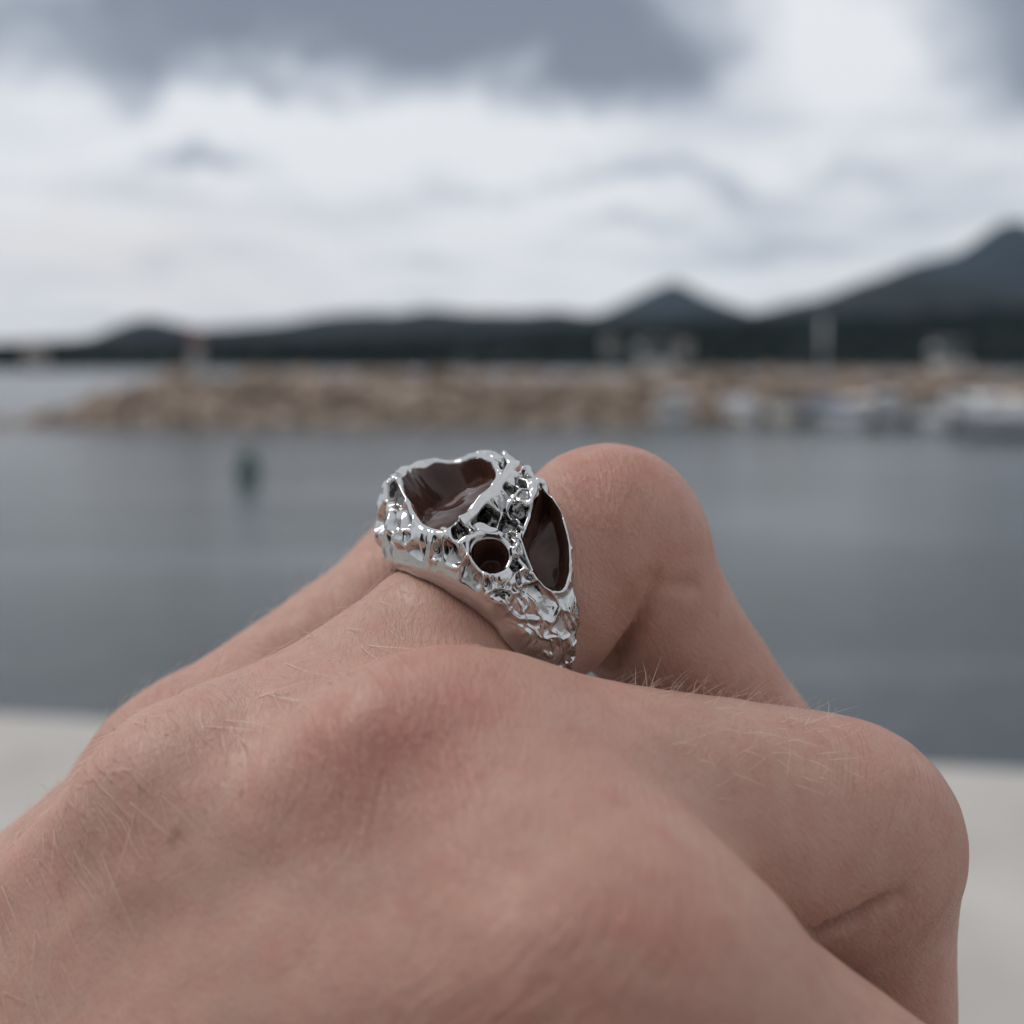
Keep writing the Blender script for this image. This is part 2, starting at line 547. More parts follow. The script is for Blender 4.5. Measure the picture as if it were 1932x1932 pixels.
def build_breakwater():
    tip = on_plane(-10, 803, WATER_Z)
    x0 = tip[0] - .6
    x1 = 62.0
    core_m = noisy('mole_rubble', (.10, .08, .06), (.22, .17, .13), .8, .95, .6, 2.5, .3)
    ms = [noisy('rock_tan', (.20, .150, .115), (.33, .255, .20), 1.3, .92, .5, 5, .12),
          noisy('rock_pale', (.28, .225, .185), (.42, .35, .295), 1.1, .92, .5, 5, .12),
          noisy('rock_brown', (.14, .10, .075), (.24, .175, .13), 1.5, .92, .5, 5, .12)]

    def foot(x):
        # the front foot drifts a little farther out to the east
        return BW_Y + .085 * max(0, x - x0) * .9

    def crest(x):
        return float(np.interp(x, [x0, x0 + 2.2, x0 + 5.4, x0 + 8, x1], [-.95, -.6, .5, .92, .90]))

    root = empty('breakwater', (x0 + 8, BW_Y + 4, WATER_Z))
    tag(root, 'long low breakwater of piled tan rocks across the harbour mouth', 'breakwater')
    off = np.array(root.location)
    nx, nj = 160, 22
    prof_y = np.linspace(-.8, 11.5, nj)
    P = np.zeros((nj, nx, 3))
    for i, x in enumerate(np.linspace(x0 - .3, x1, nx)):
        c = crest(x) - .25
        for j, yy in enumerate(prof_y):
            z = np.interp(yy, [-.8, 0, 4.2, 6.6, 10.5, 11.5], [-2.2, -1.15, c, c, -1.15, -2.2])
            P[j, i] = (x, foot(x) + yy, min(z, c))
    P[..., 2] += fbm(P * .9, 4, 3) * .16
    idx = np.arange(nj * nx).reshape(nj, nx)
    F = np.stack([idx[:-1, :-1], idx[:-1, 1:], idx[1:, 1:], idx[1:, :-1]], -1).reshape(-1, 4)
    mesh_obj('core', P.reshape(-1, 3) - off, F, core_m, root, True)
    v0, f0 = ico(1)
    meshes = []
    for k in range(9):
        r = np.random.default_rng(50 + k)
        p = v0.copy()
        for _ in range(7):                      # chop flat faces off
            nrm = r.normal(size=3)
            nrm /= np.linalg.norm(nrm)
            dcut = r.uniform(.55, .85)
            over = p @ nrm - dcut
            p = p - np.maximum(over, 0)[:, None] * nrm
        p *= np.array([r.uniform(.8, 1.25), r.uniform(.8, 1.1), r.uniform(.6, .85)])
        o = mesh_obj('rock', p, f0, ms[k % 3], root, False)
        meshes.append(o.data)
        bpy.data.objects.remove(o)
    bpy.context.view_layer.update()

    def rock_at(x, yy, s, parent):
        c = crest(x)
        z = min(float(np.interp(yy, [-.8, 0, 4.2, 6.6, 10.5], [-1.7, -1.1, c, c, -1.1])), c)
        o = bpy.data.objects.new('rock', random.choice(meshes))
        o.parent = parent
        o.location = np.array([x, foot(x) + yy, z]) - off
        o.scale = (s, s, s)
        o.rotation_euler = (random.uniform(-.5, .5), random.uniform(-.5, .5), random.uniform(0, 6.3))
        COL.objects.link(o)
    n = 0
    x = x0
    while n < 292:
        x = x0 + 46.0 * (n / 292.0)
        yy = random.choice([-.1, .5, 1.3, 2.1, 2.9, 3.7, 4.4, 5.6]) + random.uniform(-.35, .35)
        rock_at(x + random.uniform(-.6, .6), yy, random.uniform(.40, .80) * (0.8 if x < x0 + 3 else 1.0), root)
        n += 1
    # the rest of the rocks as one mass
    V, F, k = [], [], 0
    for i in range(900):
        x = random.uniform(x0 + .3, x1)
        yy = random.choice([0, 1, 2, 3, 4, 5, 6, 7, 8, 9.5]) + random.uniform(-.5, .5)
        c = crest(x)
        z = min(float(np.interp(yy, [-.8, 0, 4.2, 6.6, 10.5], [-1.7, -1.15, c - .1, c - .1, -1.15])), c - .1)
        me = meshes[i % 9]
        p = np.array([q.co[:] for q in me.vertices]) * random.uniform(.3, .6)
        a = random.uniform(0, 6.3)
        R = np.array([[math.cos(a), -math.sin(a), 0], [math.sin(a), math.cos(a), 0], [0, 0, 1]])
        V.append(p @ R.T + np.array([x, foot(x) + yy, z]) - off)
        F.append(f0 + k)
        k += len(p)
    o = mesh_obj('rubble', np.concatenate(V), np.concatenate(F), ms[0], root, False)
    o['kind'] = 'stuff'

    # beacon near the head
    c = at_depth(371, 690, BW_Y + 6.2)
    zb = .8
    white = noisy('beacon_paint', (.26, .26, .26), (.36, .36, .35), 3, .6)
    red = noisy('red_paint', (.20, .04, .035), (.26, .055, .045), 3, .5)
    r = empty('beacon', (c[0], c[1], zb))
    tag(r, 'slender pale harbour beacon with a red top standing on the rock mole', 'beacon')
    MB().box((0, 0, .05), (1.5, 1.5, .5)).build('plinth', noisy('plinth_concrete', (.35, .33, .3), (.45, .43, .4), 2), r)
    MB().lathe((0, 0, .3), [(.30, 0), (.28, .1), (.23, 1.25), (.25, 1.3)], 24).build('tower', white, r, True)
    MB().lathe((0, 0, 1.6), [(.30, 0), (.30, .06), (.20, .061), (.20, .40), (.24, .42), (.08, .6), (.03, .68)], 24).build('red_top', red, r)
    MB().lathe((0, 0, 2.26), [(.07, 0), (.09, .04), (.09, .14), (.02, .2)], 16).build('lantern', material('lantern_glass', (.3, .05, .04), .1)[0], r, True)
    b = MB()
    for i in range(6):
        b.box((.27, 0, .45 + i * .2), (.03, .3, .025))
    b.build('ladder', material('galvanised', (.4, .4, .4), .4, .8)[0], r)

    # buoy
    c = on_plane(468, 905, WATER_Z)
    g = noisy('green_buoy_paint', (.015, .05, .045), (.025, .075, .06), 6, .5)
    r = empty('buoy', tuple(c))
    r.scale = (1.2, 1.2, 1.1)
    tag(r, 'small dark green channel buoy floating alone on the open water', 'buoy')
    MB().lathe((0, 0, -.15), [(.12, -.1), (.20, .02), (.215, .12), (.215, .42), (.17, .47)], 24).build('float', g, r, True)
    MB().lathe((0, 0, .32), [(.15, 0), (.14, .22), (.03, .28)], 20).build('top_cone', g, r, True)
    MB().lathe((0, 0, .60), [(.02, 0), (.02, .08), (.045, .085), (.045, .13), (.01, .14)], 12).build('lamp', material('buoy_lamp', (.05, .2, .12), .2)[0], r)


build_breakwater()


# ---------------------------------------------------------------- moored boats
def hull_rings(L, B, H, n=13):
    """stations from stern (0) to bow (L), each from port gunwale under the keel to starboard gunwale"""
    rings = []
    for i in range(n):
        t = i / (n - 1)
        hb = B / 2 * (0.92 + .08 * math.sin(t * math.pi)) * (1 - max(0, (t - .45) / .55) ** 2.2)
        hb = max(hb, .012)
        dk = H * (1 + .28 * t * t)
        keel = -.28 + .55 * max(0, (t - .7) / .3) ** 2
        x = L * t + (.0 if t < 1 else 0)
        rg = []
        for s, fz in ((-1, 1.0), (-.99, .72), (-.93, .38), (-.72, .1), (0, 0), (.72, .1), (.93, .38), (.99, .72), (1, 1.0)):
            rake = .25 * max(0, (t - .6) / .4) ** 2 * (fz)
            rg.append((x + rake, s * hb * (.35 + .65 * min(1, fz * 1.6 + .15)) if fz < .5 else s * hb, keel + (dk - keel) * fz))
        rings.append(rg)
    return rings


PAINT = {}


def build_boats():
    white = noisy('gelcoat_white', (.66, .67, .68), (.76, .77, .78), .8, .3)
    faded = noisy('gelcoat_faded', (.34, .34, .335), (.42, .42, .41), .8, .5)
    cream = noisy('gelcoat_cream', (.58, .55, .48), (.66, .63, .56), .8, .35)
    grey2 = noisy('hull_grey', (.36, .37, .40), (.44, .45, .48), .8, .35)
    grey = noisy('canvas_grey', (.30, .31, .33), (.38, .39, .41), 3, .9)
    navy = noisy('canvas_navy', (.03, .05, .10), (.05, .08, .15), 3, .9)
    glass = material('boat_window', (.02, .025, .03), .08)[0]
    dark = material('outboard_black', (.025, .026, .03), .35)[0]
    steel = material('boat_steel', (.6, .6, .62), .25, 1.0)[0]
    deckm = noisy('boat_deck', (.50, .49, .47), (.60, .59, .57), 2, .7)
    alu = material('mast_alloy', (.58, .59, .60), .35, .7)[0]

    def boat(px, py, rz, L, B, H, kind, hullm, coverm, label, z=WATER_Z, at=None, group='small boats moored along the stone mole'):
        c = on_plane(px, py, WATER_Z) if at is None else np.array([at[0], at[1], WATER_Z])
        r = empty('boat', tuple(c), rz)
        tag(r, label, 'boat', group)
        rings = [[(x - L / 2, y, zz) for x, y, zz in rg] for rg in hull_rings(L, B, H)]
        h = MB().loft(rings)
        h.f.append(tuple(range(len(rings[0]))))           # transom
        h.build('hull', hullm, r, True)
        d = MB()
        for rg in rings:
            d.v.append((rg[0][0], rg[0][1] * .97, rg[0][2] - .05))
            d.v.append((rg[-1][0], rg[-1][1] * .97, rg[-1][2] - .05))
        for i in range(len(rings) - 1):
            d.f.append((2 * i, 2 * i + 1, 2 * i + 3, 2 * i + 2))
        d.build('deck', deckm, r)
        rail = MB()
        for s in (0, -1):
            rail.tube([rg[s] for rg in rings], .035, 6)
        rail.build('gunwale', navy if hullm is white else white, r)
        top = faded if hullm is faded else white
        if kind in ('cabin', 'cruiser', 'sail'):
            ch = {'cabin': .75, 'cruiser': .95, 'sail': .42}[kind]
            cl, cw = L * .42, B * .66
            x0 = -L * .02
            b = MB()
            z0 = H - .05
            b.v = [(x0 - cl * .4, -cw / 2, z0), (x0 + cl * .75, -cw / 2 * .75, z0), (x0 + cl * .75, cw / 2 * .75, z0), (x0 - cl * .4, cw / 2, z0),
                   (x0 - cl * .38, -cw / 2 * .9, z0 + ch), (x0 + cl * .33, -cw / 2 * .8, z0 + ch), (x0 + cl * .33, cw / 2 * .8, z0 + ch), (x0 - cl * .38, cw / 2 * .9, z0 + ch)]
            b.f = [(0, 1, 5, 4), (1, 2, 6, 5), (2, 3, 7, 6), (3, 0, 4, 7), (4, 5, 6, 7)]
            cab = b.build('cabin', top, r)
            for s in (-1, 1):
                w = MB()
                ys = [s * (cw / 2 * .95 + .012), s * (cw / 2 * .84 + .012)]
                w.v = [(x0 - cl * .25, ys[0], z0 + ch * .45), (x0 + cl * .42, ys[0] * .9, z0 + ch * .45), (x0 + cl * .25, ys[1], z0 + ch * .85), (x0 - cl * .25, ys[1] * 1.04, z0 + ch * .85)]
                w.v += [(x, y + s * .02, zz) for x, y, zz in w.v]
                w.f = [(0, 1, 2, 3), (4, 5, 6, 7), (0, 1, 5, 4), (1, 2, 6, 5), (2, 3, 7, 6), (3, 0, 4, 7)]
                w.build('window', glass, cab)
            w = MB()
            w.v = [(x0 + cl * .70, -cw * .3, z0 + ch * .22), (x0 + cl * .70, cw * .3, z0 + ch * .22), (x0 + cl * .42, cw * .34, z0 + ch * .88), (x0 + cl * .42, -cw * .34, z0 + ch * .88)]
            w.v += [(x + .04, y, zz + .03) for x, y, zz in w.v]
            w.f = [(0, 1, 2, 3), (4, 5, 6, 7), (0, 1, 5, 4), (1, 2, 6, 5), (2, 3, 7, 6), (3, 0, 4, 7)]
            w.build('windscreen', glass, cab)
            if kind == 'cruiser':
                MB().box((x0 - cl * .05, 0, z0 + ch + .3), (cl * .65, cw * .8, .6), 0, .86).build('flybridge', top, r)
                a = MB()
                zt = z0 + ch + .55
                a.tube([(x0 - cl * .3, -cw * .4, zt - .5), (x0 - cl * .38, -cw * .38, zt + .7), (x0 - cl * .38, cw * .38, zt + .7), (x0 - cl * .3, cw * .4, zt - .5)], .07, 8)
                a.build('radar_arch', top, r)
                MB().lathe((x0 - cl * .38, 0, zt + .75), [(.05, 0), (.26, .03), (.26, .16), (.12, .2)], 16).build('radar', white, r, True)
                MB().box((x0 - cl * .1, 0, zt + 1.25), (cl * .55, cw * .8, .06)).build('sun_roof', coverm, r)
                for sx in (-.3, .12):
                    for sd in (-1, 1):
                        MB().tube([(x0 + cl * sx, sd * cw * .36, zt - .4), (x0 + cl * sx, sd * cw * .36, zt + 1.24)], .025, 6).build('roof_post', steel, r)
        if kind == 'open':
            w = MB()
            z0 = H + .05
            w.v = [(L * .10, -B * .36, z0), (L * .18, 0, z0), (L * .10, B * .36, z0), (L * .02, B * .33, z0 + .42), (L * .08, 0, z0 + .45), (L * .02, -B * .33, z0 + .42)]
            w.f = [(0, 1, 4, 5), (1, 2, 3, 4)]
            w.build('windscreen', glass, r)
            MB().box((L * .0, 0, H + .1), (.5, B * .3, .6), 0, .8).build('console', white, r)
            for s in (-1, 1):
                MB().box((-L * .2, s * B * .2, H), (.5, .5, .5), 0, .9).build('seat', coverm, r)
        if kind == 'covered':
            rr = []
            for i in range(9):
                t = i / 8
                x = -L * .46 + L * .86 * t
                hw = B * .47 * (1 - max(0, (t - .4) / .6) ** 2.3) + .02
                pk = H + .1 + .45 * math.sin(math.pi * min(1, t * .9 + .15))
                rr.append([(x, hw * math.cos(a), H + .0 + (pk - H) * math.sin(a) + .04) for a in np.linspace(0, math.pi, 9)])
            cv = MB().loft(rr)
            cv.f.append(tuple(range(9)))
            cv.build('canvas_cover', coverm, r, True)
        if kind == 'sail':
            MB().tube([(L * .08, 0, H), (L * .08, 0, H + SAIL_H)], .042, 10).build('mast', alu, r, True)
            MB().tube([(L * .08, 0, H + .95), (-L * .36, 0, H + .9)], .05, 8).build('boom', alu, r, True)
            MB().tube([(L * .06, 0, H + 1.07), (-L * .15, 0, H + 1.09), (-L * .35, 0, H + 1.0)], .12, 8).build('furled_sail', coverm, r, True)
            st = MB()
            for e_ in ((L * .48, 0, H * 1.2), (-L * .48, 0, H), (L * .05, B * .45, H), (L * .05, -B * .45, H)):
                st.tube([(L * .08, 0, H + SAIL_H - .05), e_], .008, 4)
            st.build('rigging', steel, r)
        else:
            o = MB()
            o.box((-L / 2 - .18, 0, H + .12), (.34, .36, .42), 0, .8)
            o.box((-L / 2 - .2, 0, H - .42), (.16, .14, .8))
            o.build('outboard_motor', dark, r)
        pr = MB()
        pts = [rings[k] for k in (7, 8, 9, 10, 11, 12)]
        for s in (0, -1):
            pr.tube([(p[s][0], p[s][1] * .93, p[s][2] + .42) for p in pts], .018, 5)
            for p in pts[::2]:
                pr.tube([(p[s][0], p[s][1] * .95, p[s][2]), (p[s][0], p[s][1] * .93, p[s][2] + .42)], .014, 5)
        pr.build('bow_rail', steel, r)
        return r
    SAIL_H = 2.2
    D = math.radians
    boat(1160, 789, D(-150), 4.4, 1.75, .55, 'open', white, navy, 'small open white motorboat, first boat of the row at the mole side')
    boat(1275, 797, D(-112), 4.8, 1.9, .62, 'cabin', white, grey, 'white cabin boat moored second from the mole side end of the row')
    boat(1392, 797, D(-80), 4.6, 1.85, .58, 'covered', white, grey, 'white boat under a grey cover beside the cabin boat with grey glass')
    boat(1480, 800, D(-100), 4.9, 1.95, .60, 'open', cream, navy, 'cream open boat between two boats with covers')
    boat(1580, 803, D(-75), 5.0, 1.95, .60, 'covered', white, navy, 'white boat under a dark navy cover at the middle of the row')
    boat(1672, 803, D(-108), 5.0, 2.0, .66, 'cabin', white, navy, 'white cabin boat just past the navy covered boat')
    boat(1760, 806, D(-95), 4.8, 1.9, .60, 'open', white, grey, 'open white boat with grey seats beside the larger cabin boat')
    boat(1838, 810, D(-75), 5.6, 2.2, .72, 'cabin', white, grey, 'larger white cabin boat with grey gear beside the grey hulled boat')
    boat(1925, 822, D(-155), 5.4, 2.1, .68, 'covered', grey2, grey, 'grey hulled boat under a grey cover, nearest and last of the row')
    boat(2030, 815, D(-100), 5.0, 2.0, .62, 'covered', white, grey, 'white boat with grey cover beyond the grey hulled boat')
    boat(1215, 786, D(-95), 4.2, 1.7, .52, 'covered', white, navy, 'little white boat under a navy cover, tucked between the first two of the row')
    boat(1335, 788, D(-85), 4.3, 1.75, .55, 'open', white, grey, 'open white boat with grey seats between the two cabin side boats, deeper in')
    boat(1530, 790, D(-100), 4.4, 1.8, .58, 'cabin', cream, grey, 'cream cabin boat set back behind the cream open boat')
    boat(1625, 792, D(-90), 4.3, 1.75, .55, 'open', white, navy, 'white open boat set back beside the navy covered boat at mid row')
    # boats on the seaward side of the mole: only their tops show over the rocks
    g2 = 'boats lying beyond the stone mole'

    def beyond(px, y):
        p = at_depth(px, 690, y)
        return p[0], p[1]
    boat(0, 0, D(-15), 7.2, 2.6, 1.25, 'cruiser', faded, faded, 'large white cruiser beyond the mole, only its flybridge above the rocks', at=beyond(1250, 70), group=g2)
    SAIL_H = 4.3
    boat(0, 0, D(20), 7.0, 2.4, .8, 'sail', white, navy, 'sailing boat beyond the mole, its single mast showing above the rocks', at=beyond(1535, 69), group=g2)
    boat(0, 0, D(10), 7.0, 2.6, 1.2, 'cruiser', faded, faded, 'faded cruiser lying beyond the mole behind the moored row', at=beyond(1800, 72), group=g2)
    boat(0, 0, D(170), 6.0, 2.2, 1.3, 'cabin', white, grey, 'white cabin boat lying beyond the mole near the beacon', at=beyond(640, 66), group=g2)

    # floating pontoon the row is moored to
    a, c = on_plane(1150, 779, WATER_Z), on_plane(2080, 784, WATER_Z)
    r = empty('pontoon', tuple((a + c) / 2), math.atan2(c[1] - a[1], c[0] - a[0]))
    tag(r, 'long floating wooden pontoon behind the moored boats', 'pontoon')
    Lp = np.linalg.norm(c - a)
    MB().box((0, 0, .1), (Lp, 1.3, .4)).build('float', noisy('pontoon_float', (.25, .25, .24), (.34, .34, .33), 2), r)
    n = int(Lp / .30)
    me = None
    pm = noisy('pontoon_plank', (.26, .21, .16), (.36, .30, .24), 4, .85)
    for i in range(n):
        x = -Lp / 2 + .15 + i * .30
        if me is None:
            o = MB().box((0, 0, 0), (.27, 1.4, .04)).build('plank', pm, r)
            me = o.data
        else:
            o = bpy.data.objects.new('plank', me)
            o.parent = r
            COL.objects.link(o)
        o.location = (x, 0, .325 + random.uniform(-.004, .004))


build_boats()


# ---------------------------------------------------------------- the hand
PXH = 1.0
# joints: bearing on the 1932 px copy, distance in mm, radius in mm
J = dict(
    iM=(1165, 1875, 80, 10.6), iP=(1985, 2400, 93, 9.6), iD=(1800, 2900, 108, 7.6), iT=(1400, 2900, 118, 7.0),
    mM=(835, 1510, 91, 10.2), mP=(1592, 1594, 104, 9.4), mD=(1640, 2120, 112, 7.6), mT=(1330, 2180, 122, 6.8),
    rM=(412, 1536, 98, 9.1), rP=(1140, 1038, 111, 8.6), rD=(1412, 1400, 119.5, 6.3), rT=(1120, 1600, 126, 6.6),
    pM=(345, 1452, 117, 7.8), pP=(812, 1110, 127, 7.7), pD=(960, 1350, 137, 6.2), pT=(850, 1480, 139, 5.6),
)
JP = {k: mm(*v[:3]) for k, v in J.items()}
JR = {k: v[3] for k, v in J.items()}
WRIST = mm(-380, 2300, 114)
ROW = np.array([.71, -.07, -.70])
PALM = np.array([.55, -.56, .62])


FOREARM = np.array([-.70, -.44, -.56]) / np.linalg.norm([.70, .44, .56])


def sd_cone(p, a, b, r1, r2):
    ba = b - a
    l2 = ba @ ba
    rr = r1 - r2
    a2 = l2 - rr * rr
    il2 = 1 / l2
    pa = p - a
    y = pa @ ba
    z = y - l2
    x2 = np.einsum('ij,ij->i', pa * l2 - y[:, None] * ba, pa * l2 - y[:, None] * ba)
    y2, z2 = y * y * l2, z * z * l2
    k = np.sign(rr) * rr * rr * x2
    out = (np.sqrt(np.maximum(x2 * a2 * il2, 0)) + y * rr) * il2 - r1
    c1 = np.sign(z) * a2 * z2 > k
    c2 = np.sign(y) * a2 * y2 < k
    out = np.where(c2, np.sqrt(x2 + y2) * il2 - r1, out)
    out = np.where(c1, np.sqrt(x2 + z2) * il2 - r2, out)
    return out


def sd_ball(p, c, r, sc=(1, 1, 1)):
    q = (p - c)
    return np.linalg.norm(q, axis=1) - r


def smin(a, b, k):
    h = np.maximum(k - np.abs(a - b), 0) / k
    return np.minimum(a, b) - h * h * k * .25


def hand_sdf(p):
    fingers = None
    for f in 'imrp':
        M, Pp, D, T = (JP[f + c] for c in 'MPDT')
        prox = sd_cone(p, M, Pp, JR[f + 'M'] * .90, JR[f + 'P'] * (.90 if f == 'r' else .98))
        # soft underside of the first bone
        mid = (M + Pp) / 2
        axd = (Pp - M) / np.linalg.norm(Pp - M)
        pd = PALM - axd * (PALM @ axd)
        pd /= np.linalg.norm(pd)
        prox = smin(prox, sd_cone(p, M + (Pp - M) * .28 + pd * 2.2, M + (Pp - M) * (.55 if f == 'r' else .8) + pd * 1.6, JR[f + 'P'] * .86, JR[f + 'P'] * .84), 4.0)
        if f == 'm':
            prox = smin(prox, sd_cone(p, M + (Pp - M) * .2 - pd * 1.5, M + (Pp - M) * .86 - pd * 1.0, JR['mP'] * .90, JR['mP'] * .93), 5.0)
        midp = sd_cone(p, Pp, D, JR[f + 'P'] * .95, JR[f + 'D'])
        dist = sd_cone(p, D, T, JR[f + 'D'], JR[f + 'T'])
        one = smin(smin(prox, midp, .4), dist, 1.5)
        # bony top of the middle knuckle
        out = (Pp - M) / np.linalg.norm(Pp - M) - (D - Pp) / np.linalg.norm(D - Pp)
        out /= np.linalg.norm(out)
        one = smin(one, sd_ball(p, Pp + out * (.3 if f == 'm' else 1.2), JR[f + 'P'] * .82), 5.0)
        fingers = one if fingers is None else smin(fingers, one, .35)
    palm = None
    base = dict(i=15.0, m=5.5, r=-4.5, p=-14.0)
    for f in 'imrp':
        w = WRIST + ROW * base[f] + PALM * dict(i=-3.5, m=-1.0, r=3.0, p=7.4)[f]
        M = JP[f + 'M']
        inner = M + PALM * 1.2
        c = sd_cone(p, w, inner, 11.5, JR[f + 'M'] * dict(i=.98, m=.98, r=.93, p=.86)[f])
        palm = c if palm is None else smin(palm, c, 10.0)
    for f, g in (('i', 'm'), ('m', 'r'), ('r', 'p')):
        a = (JP[f + 'M'] + JP[g + 'M']) / 2 + PALM * dict(i=-.8, m=3.2, r=3.0)[f]
        b = WRIST + ROW * (base[f] + base[g]) / 2 + PALM * dict(i=3.5, m=3.0, r=2.5)[f]
        palm = smin(palm, sd_cone(p, b, a, 12.5, dict(i=10.8, m=9.5, r=9.0)[f]), 6.0)
    # palm pads
    palm = smin(palm, sd_cone(p, WRIST + ROW * -12 + PALM * 10, JP['pM'] + PALM * 10, 11, 8.5), 8)
    palm = smin(palm, sd_cone(p, WRIST + ROW * 10 + PALM * 11, JP['mM'] + PALM * 11 - np.array([10, 6, 0]), 13, 9), 8)
    # thumb, folded below the picture
    t0, t1, t2, t3 = WRIST + ROW * 20 + PALM * 8, mm(560, 2720, 92), mm(1130, 2860, 97), mm(1560, 2850, 106)
    th = smin(sd_cone(p, t0, t1, 12.5, 10.2), sd_cone(p, t1, t2, 10, 9), 3)
    th = smin(th, sd_cone(p, t2, t3, 9, 7.4), 2)
    palm = smin(palm, th, 8)
    # wrist and forearm, on to the elbow beside the eye
    for s in (-9.5, 0, 9.5):
        palm = smin(palm, sd_cone(p, WRIST + ROW * s * .85 + PALM * 4, WRIST + ROW * s * .9 + PALM * 4 + FOREARM * 62, 16.5, 17.5), 9)
    # knuckle heads and tendons
    for f, h_, rr in (('i', 1.2, .84), ('m', 2.2, .80), ('r', .6, .80), ('p', -.4, .74)):
        palm = smin(palm, sd_ball(p, JP[f + 'M'] - PALM * h_, JR[f + 'M'] * rr), 6.0)
    for f in 'imr':
        a = JP[f + 'M'] - PALM * (JR[f + 'M'] - 2.6)
        b = WRIST + ROW * base[f] * .6 - PALM * 8.8
        palm = smin(palm, sd_cone(p, a, b, 2.8, 2.0), 5.0)
    d = smin(palm, fingers, 4.5)
    return d


def surface_nets(fun, lo, hi, h):
    n = np.ceil((hi - lo) / h).astype(int) + 1
    # coarse pass to find where the surface is
    q = 6
    nc = np.ceil(n / q).astype(int) + 1
    g = [lo[i] + np.arange(nc[i]) * h * q for i in range(3)]
    pc = np.stack(np.meshgrid(*g, indexing='ij'), -1).reshape(-1, 3)
    dc = fun(pc).reshape(nc)
    D = np.repeat(np.repeat(np.repeat(dc, q, 0), q, 1), q, 2)[:n[0], :n[1], :n[2]].astype(np.float32)
    near = np.abs(dc) < h * q * 2.0
    near = near.copy()
    N = np.repeat(np.repeat(np.repeat(near, q, 0), q, 1), q, 2)[:n[0], :n[1], :n[2]]
    ii = np.argwhere(N)
    for s in range(0, len(ii), 400000):
        blk = ii[s:s + 400000]
        D[blk[:, 0], blk[:, 1], blk[:, 2]] = fun(lo + blk * h)
    S = D < 0
    cs = np.zeros((n[0] - 1, n[1] - 1, n[2] - 1), np.int8)
    for a in (0, 1):
        for b in (0, 1):
            for c in (0, 1):
                cs += S[a:n[0] - 1 + a, b:n[1] - 1 + b, c:n[2] - 1 + c]
    act = (cs > 0) & (cs < 8)
    cell = np.argwhere(act)
    idx = -np.ones(act.shape, np.int32)
    idx[act] = np.arange(len(cell))
    acc = np.zeros((len(cell), 3))
    cnt = np.zeros(len(cell))
    corners = [(0, 0, 0), (1, 0, 0), (0, 1, 0), (0, 0, 1), (1, 1, 0), (1, 0, 1), (0, 1, 1), (1, 1, 1)]
    for ca in corners:
        for ax in range(3):
            if ca[ax]:
                continue
            cb = list(ca)
            cb[ax] = 1
            pa, pb = cell + ca, cell + cb
            da = D[pa[:, 0], pa[:, 1], pa[:, 2]].astype(float)
            db = D[pb[:, 0], pb[:, 1], pb[:, 2]].astype(float)
            x = (da < 0) != (db < 0)
            t = np.where(x, da / np.where(x, da - db, 1), 0)
            acc += np.where(x[:, None], pa + t[:, None] * (pb - pa), 0)
            cnt += x
    V = lo + acc / cnt[:, None] * h
    F = []
    for ax in range(3):
        o1, o2 = [(1, 2), (2, 0), (0, 1)][ax]
        sl0 = [slice(1, n[0] - 1), slice(1, n[1] - 1), slice(1, n[2] - 1)]
        A = [slice(1, n[i] - 1) for i in range(3)]
        B = [slice(1, n[i] - 1) for i in range(3)]
        A[ax] = slice(0, n[ax] - 1)
        B[ax] = slice(1, n[ax])
        sa, sb = S[tuple(A)], S[tuple(B)]
        for flip in (False, True):
            e = np.argwhere((sa & ~sb) if not flip else (~sa & sb))
            e = e + np.array([0 if i == ax else 1 for i in range(3)])
            q_ = []
            for d1, d2 in ((0, 0), (-1, 0), (-1, -1), (0, -1)):
                c = e.copy()
                c[:, o1] += d1
                c[:, o2] += d2
                q_.append(idx[c[:, 0], c[:, 1], c[:, 2]])
            q_ = np.stack(q_, -1)
            F.append(q_[:, ::-1] if flip else q_)
    F = np.concatenate(F)
    F = F[(F >= 0).all(1)]
    return V, F


def grad(fun, p, e=.25):
    g = np.stack([fun(p + np.eye(3)[i] * e) - fun(p - np.eye(3)[i] * e) for i in range(3)], -1)
    return g / np.maximum(np.linalg.norm(g, axis=1, keepdims=True), 1e-9)


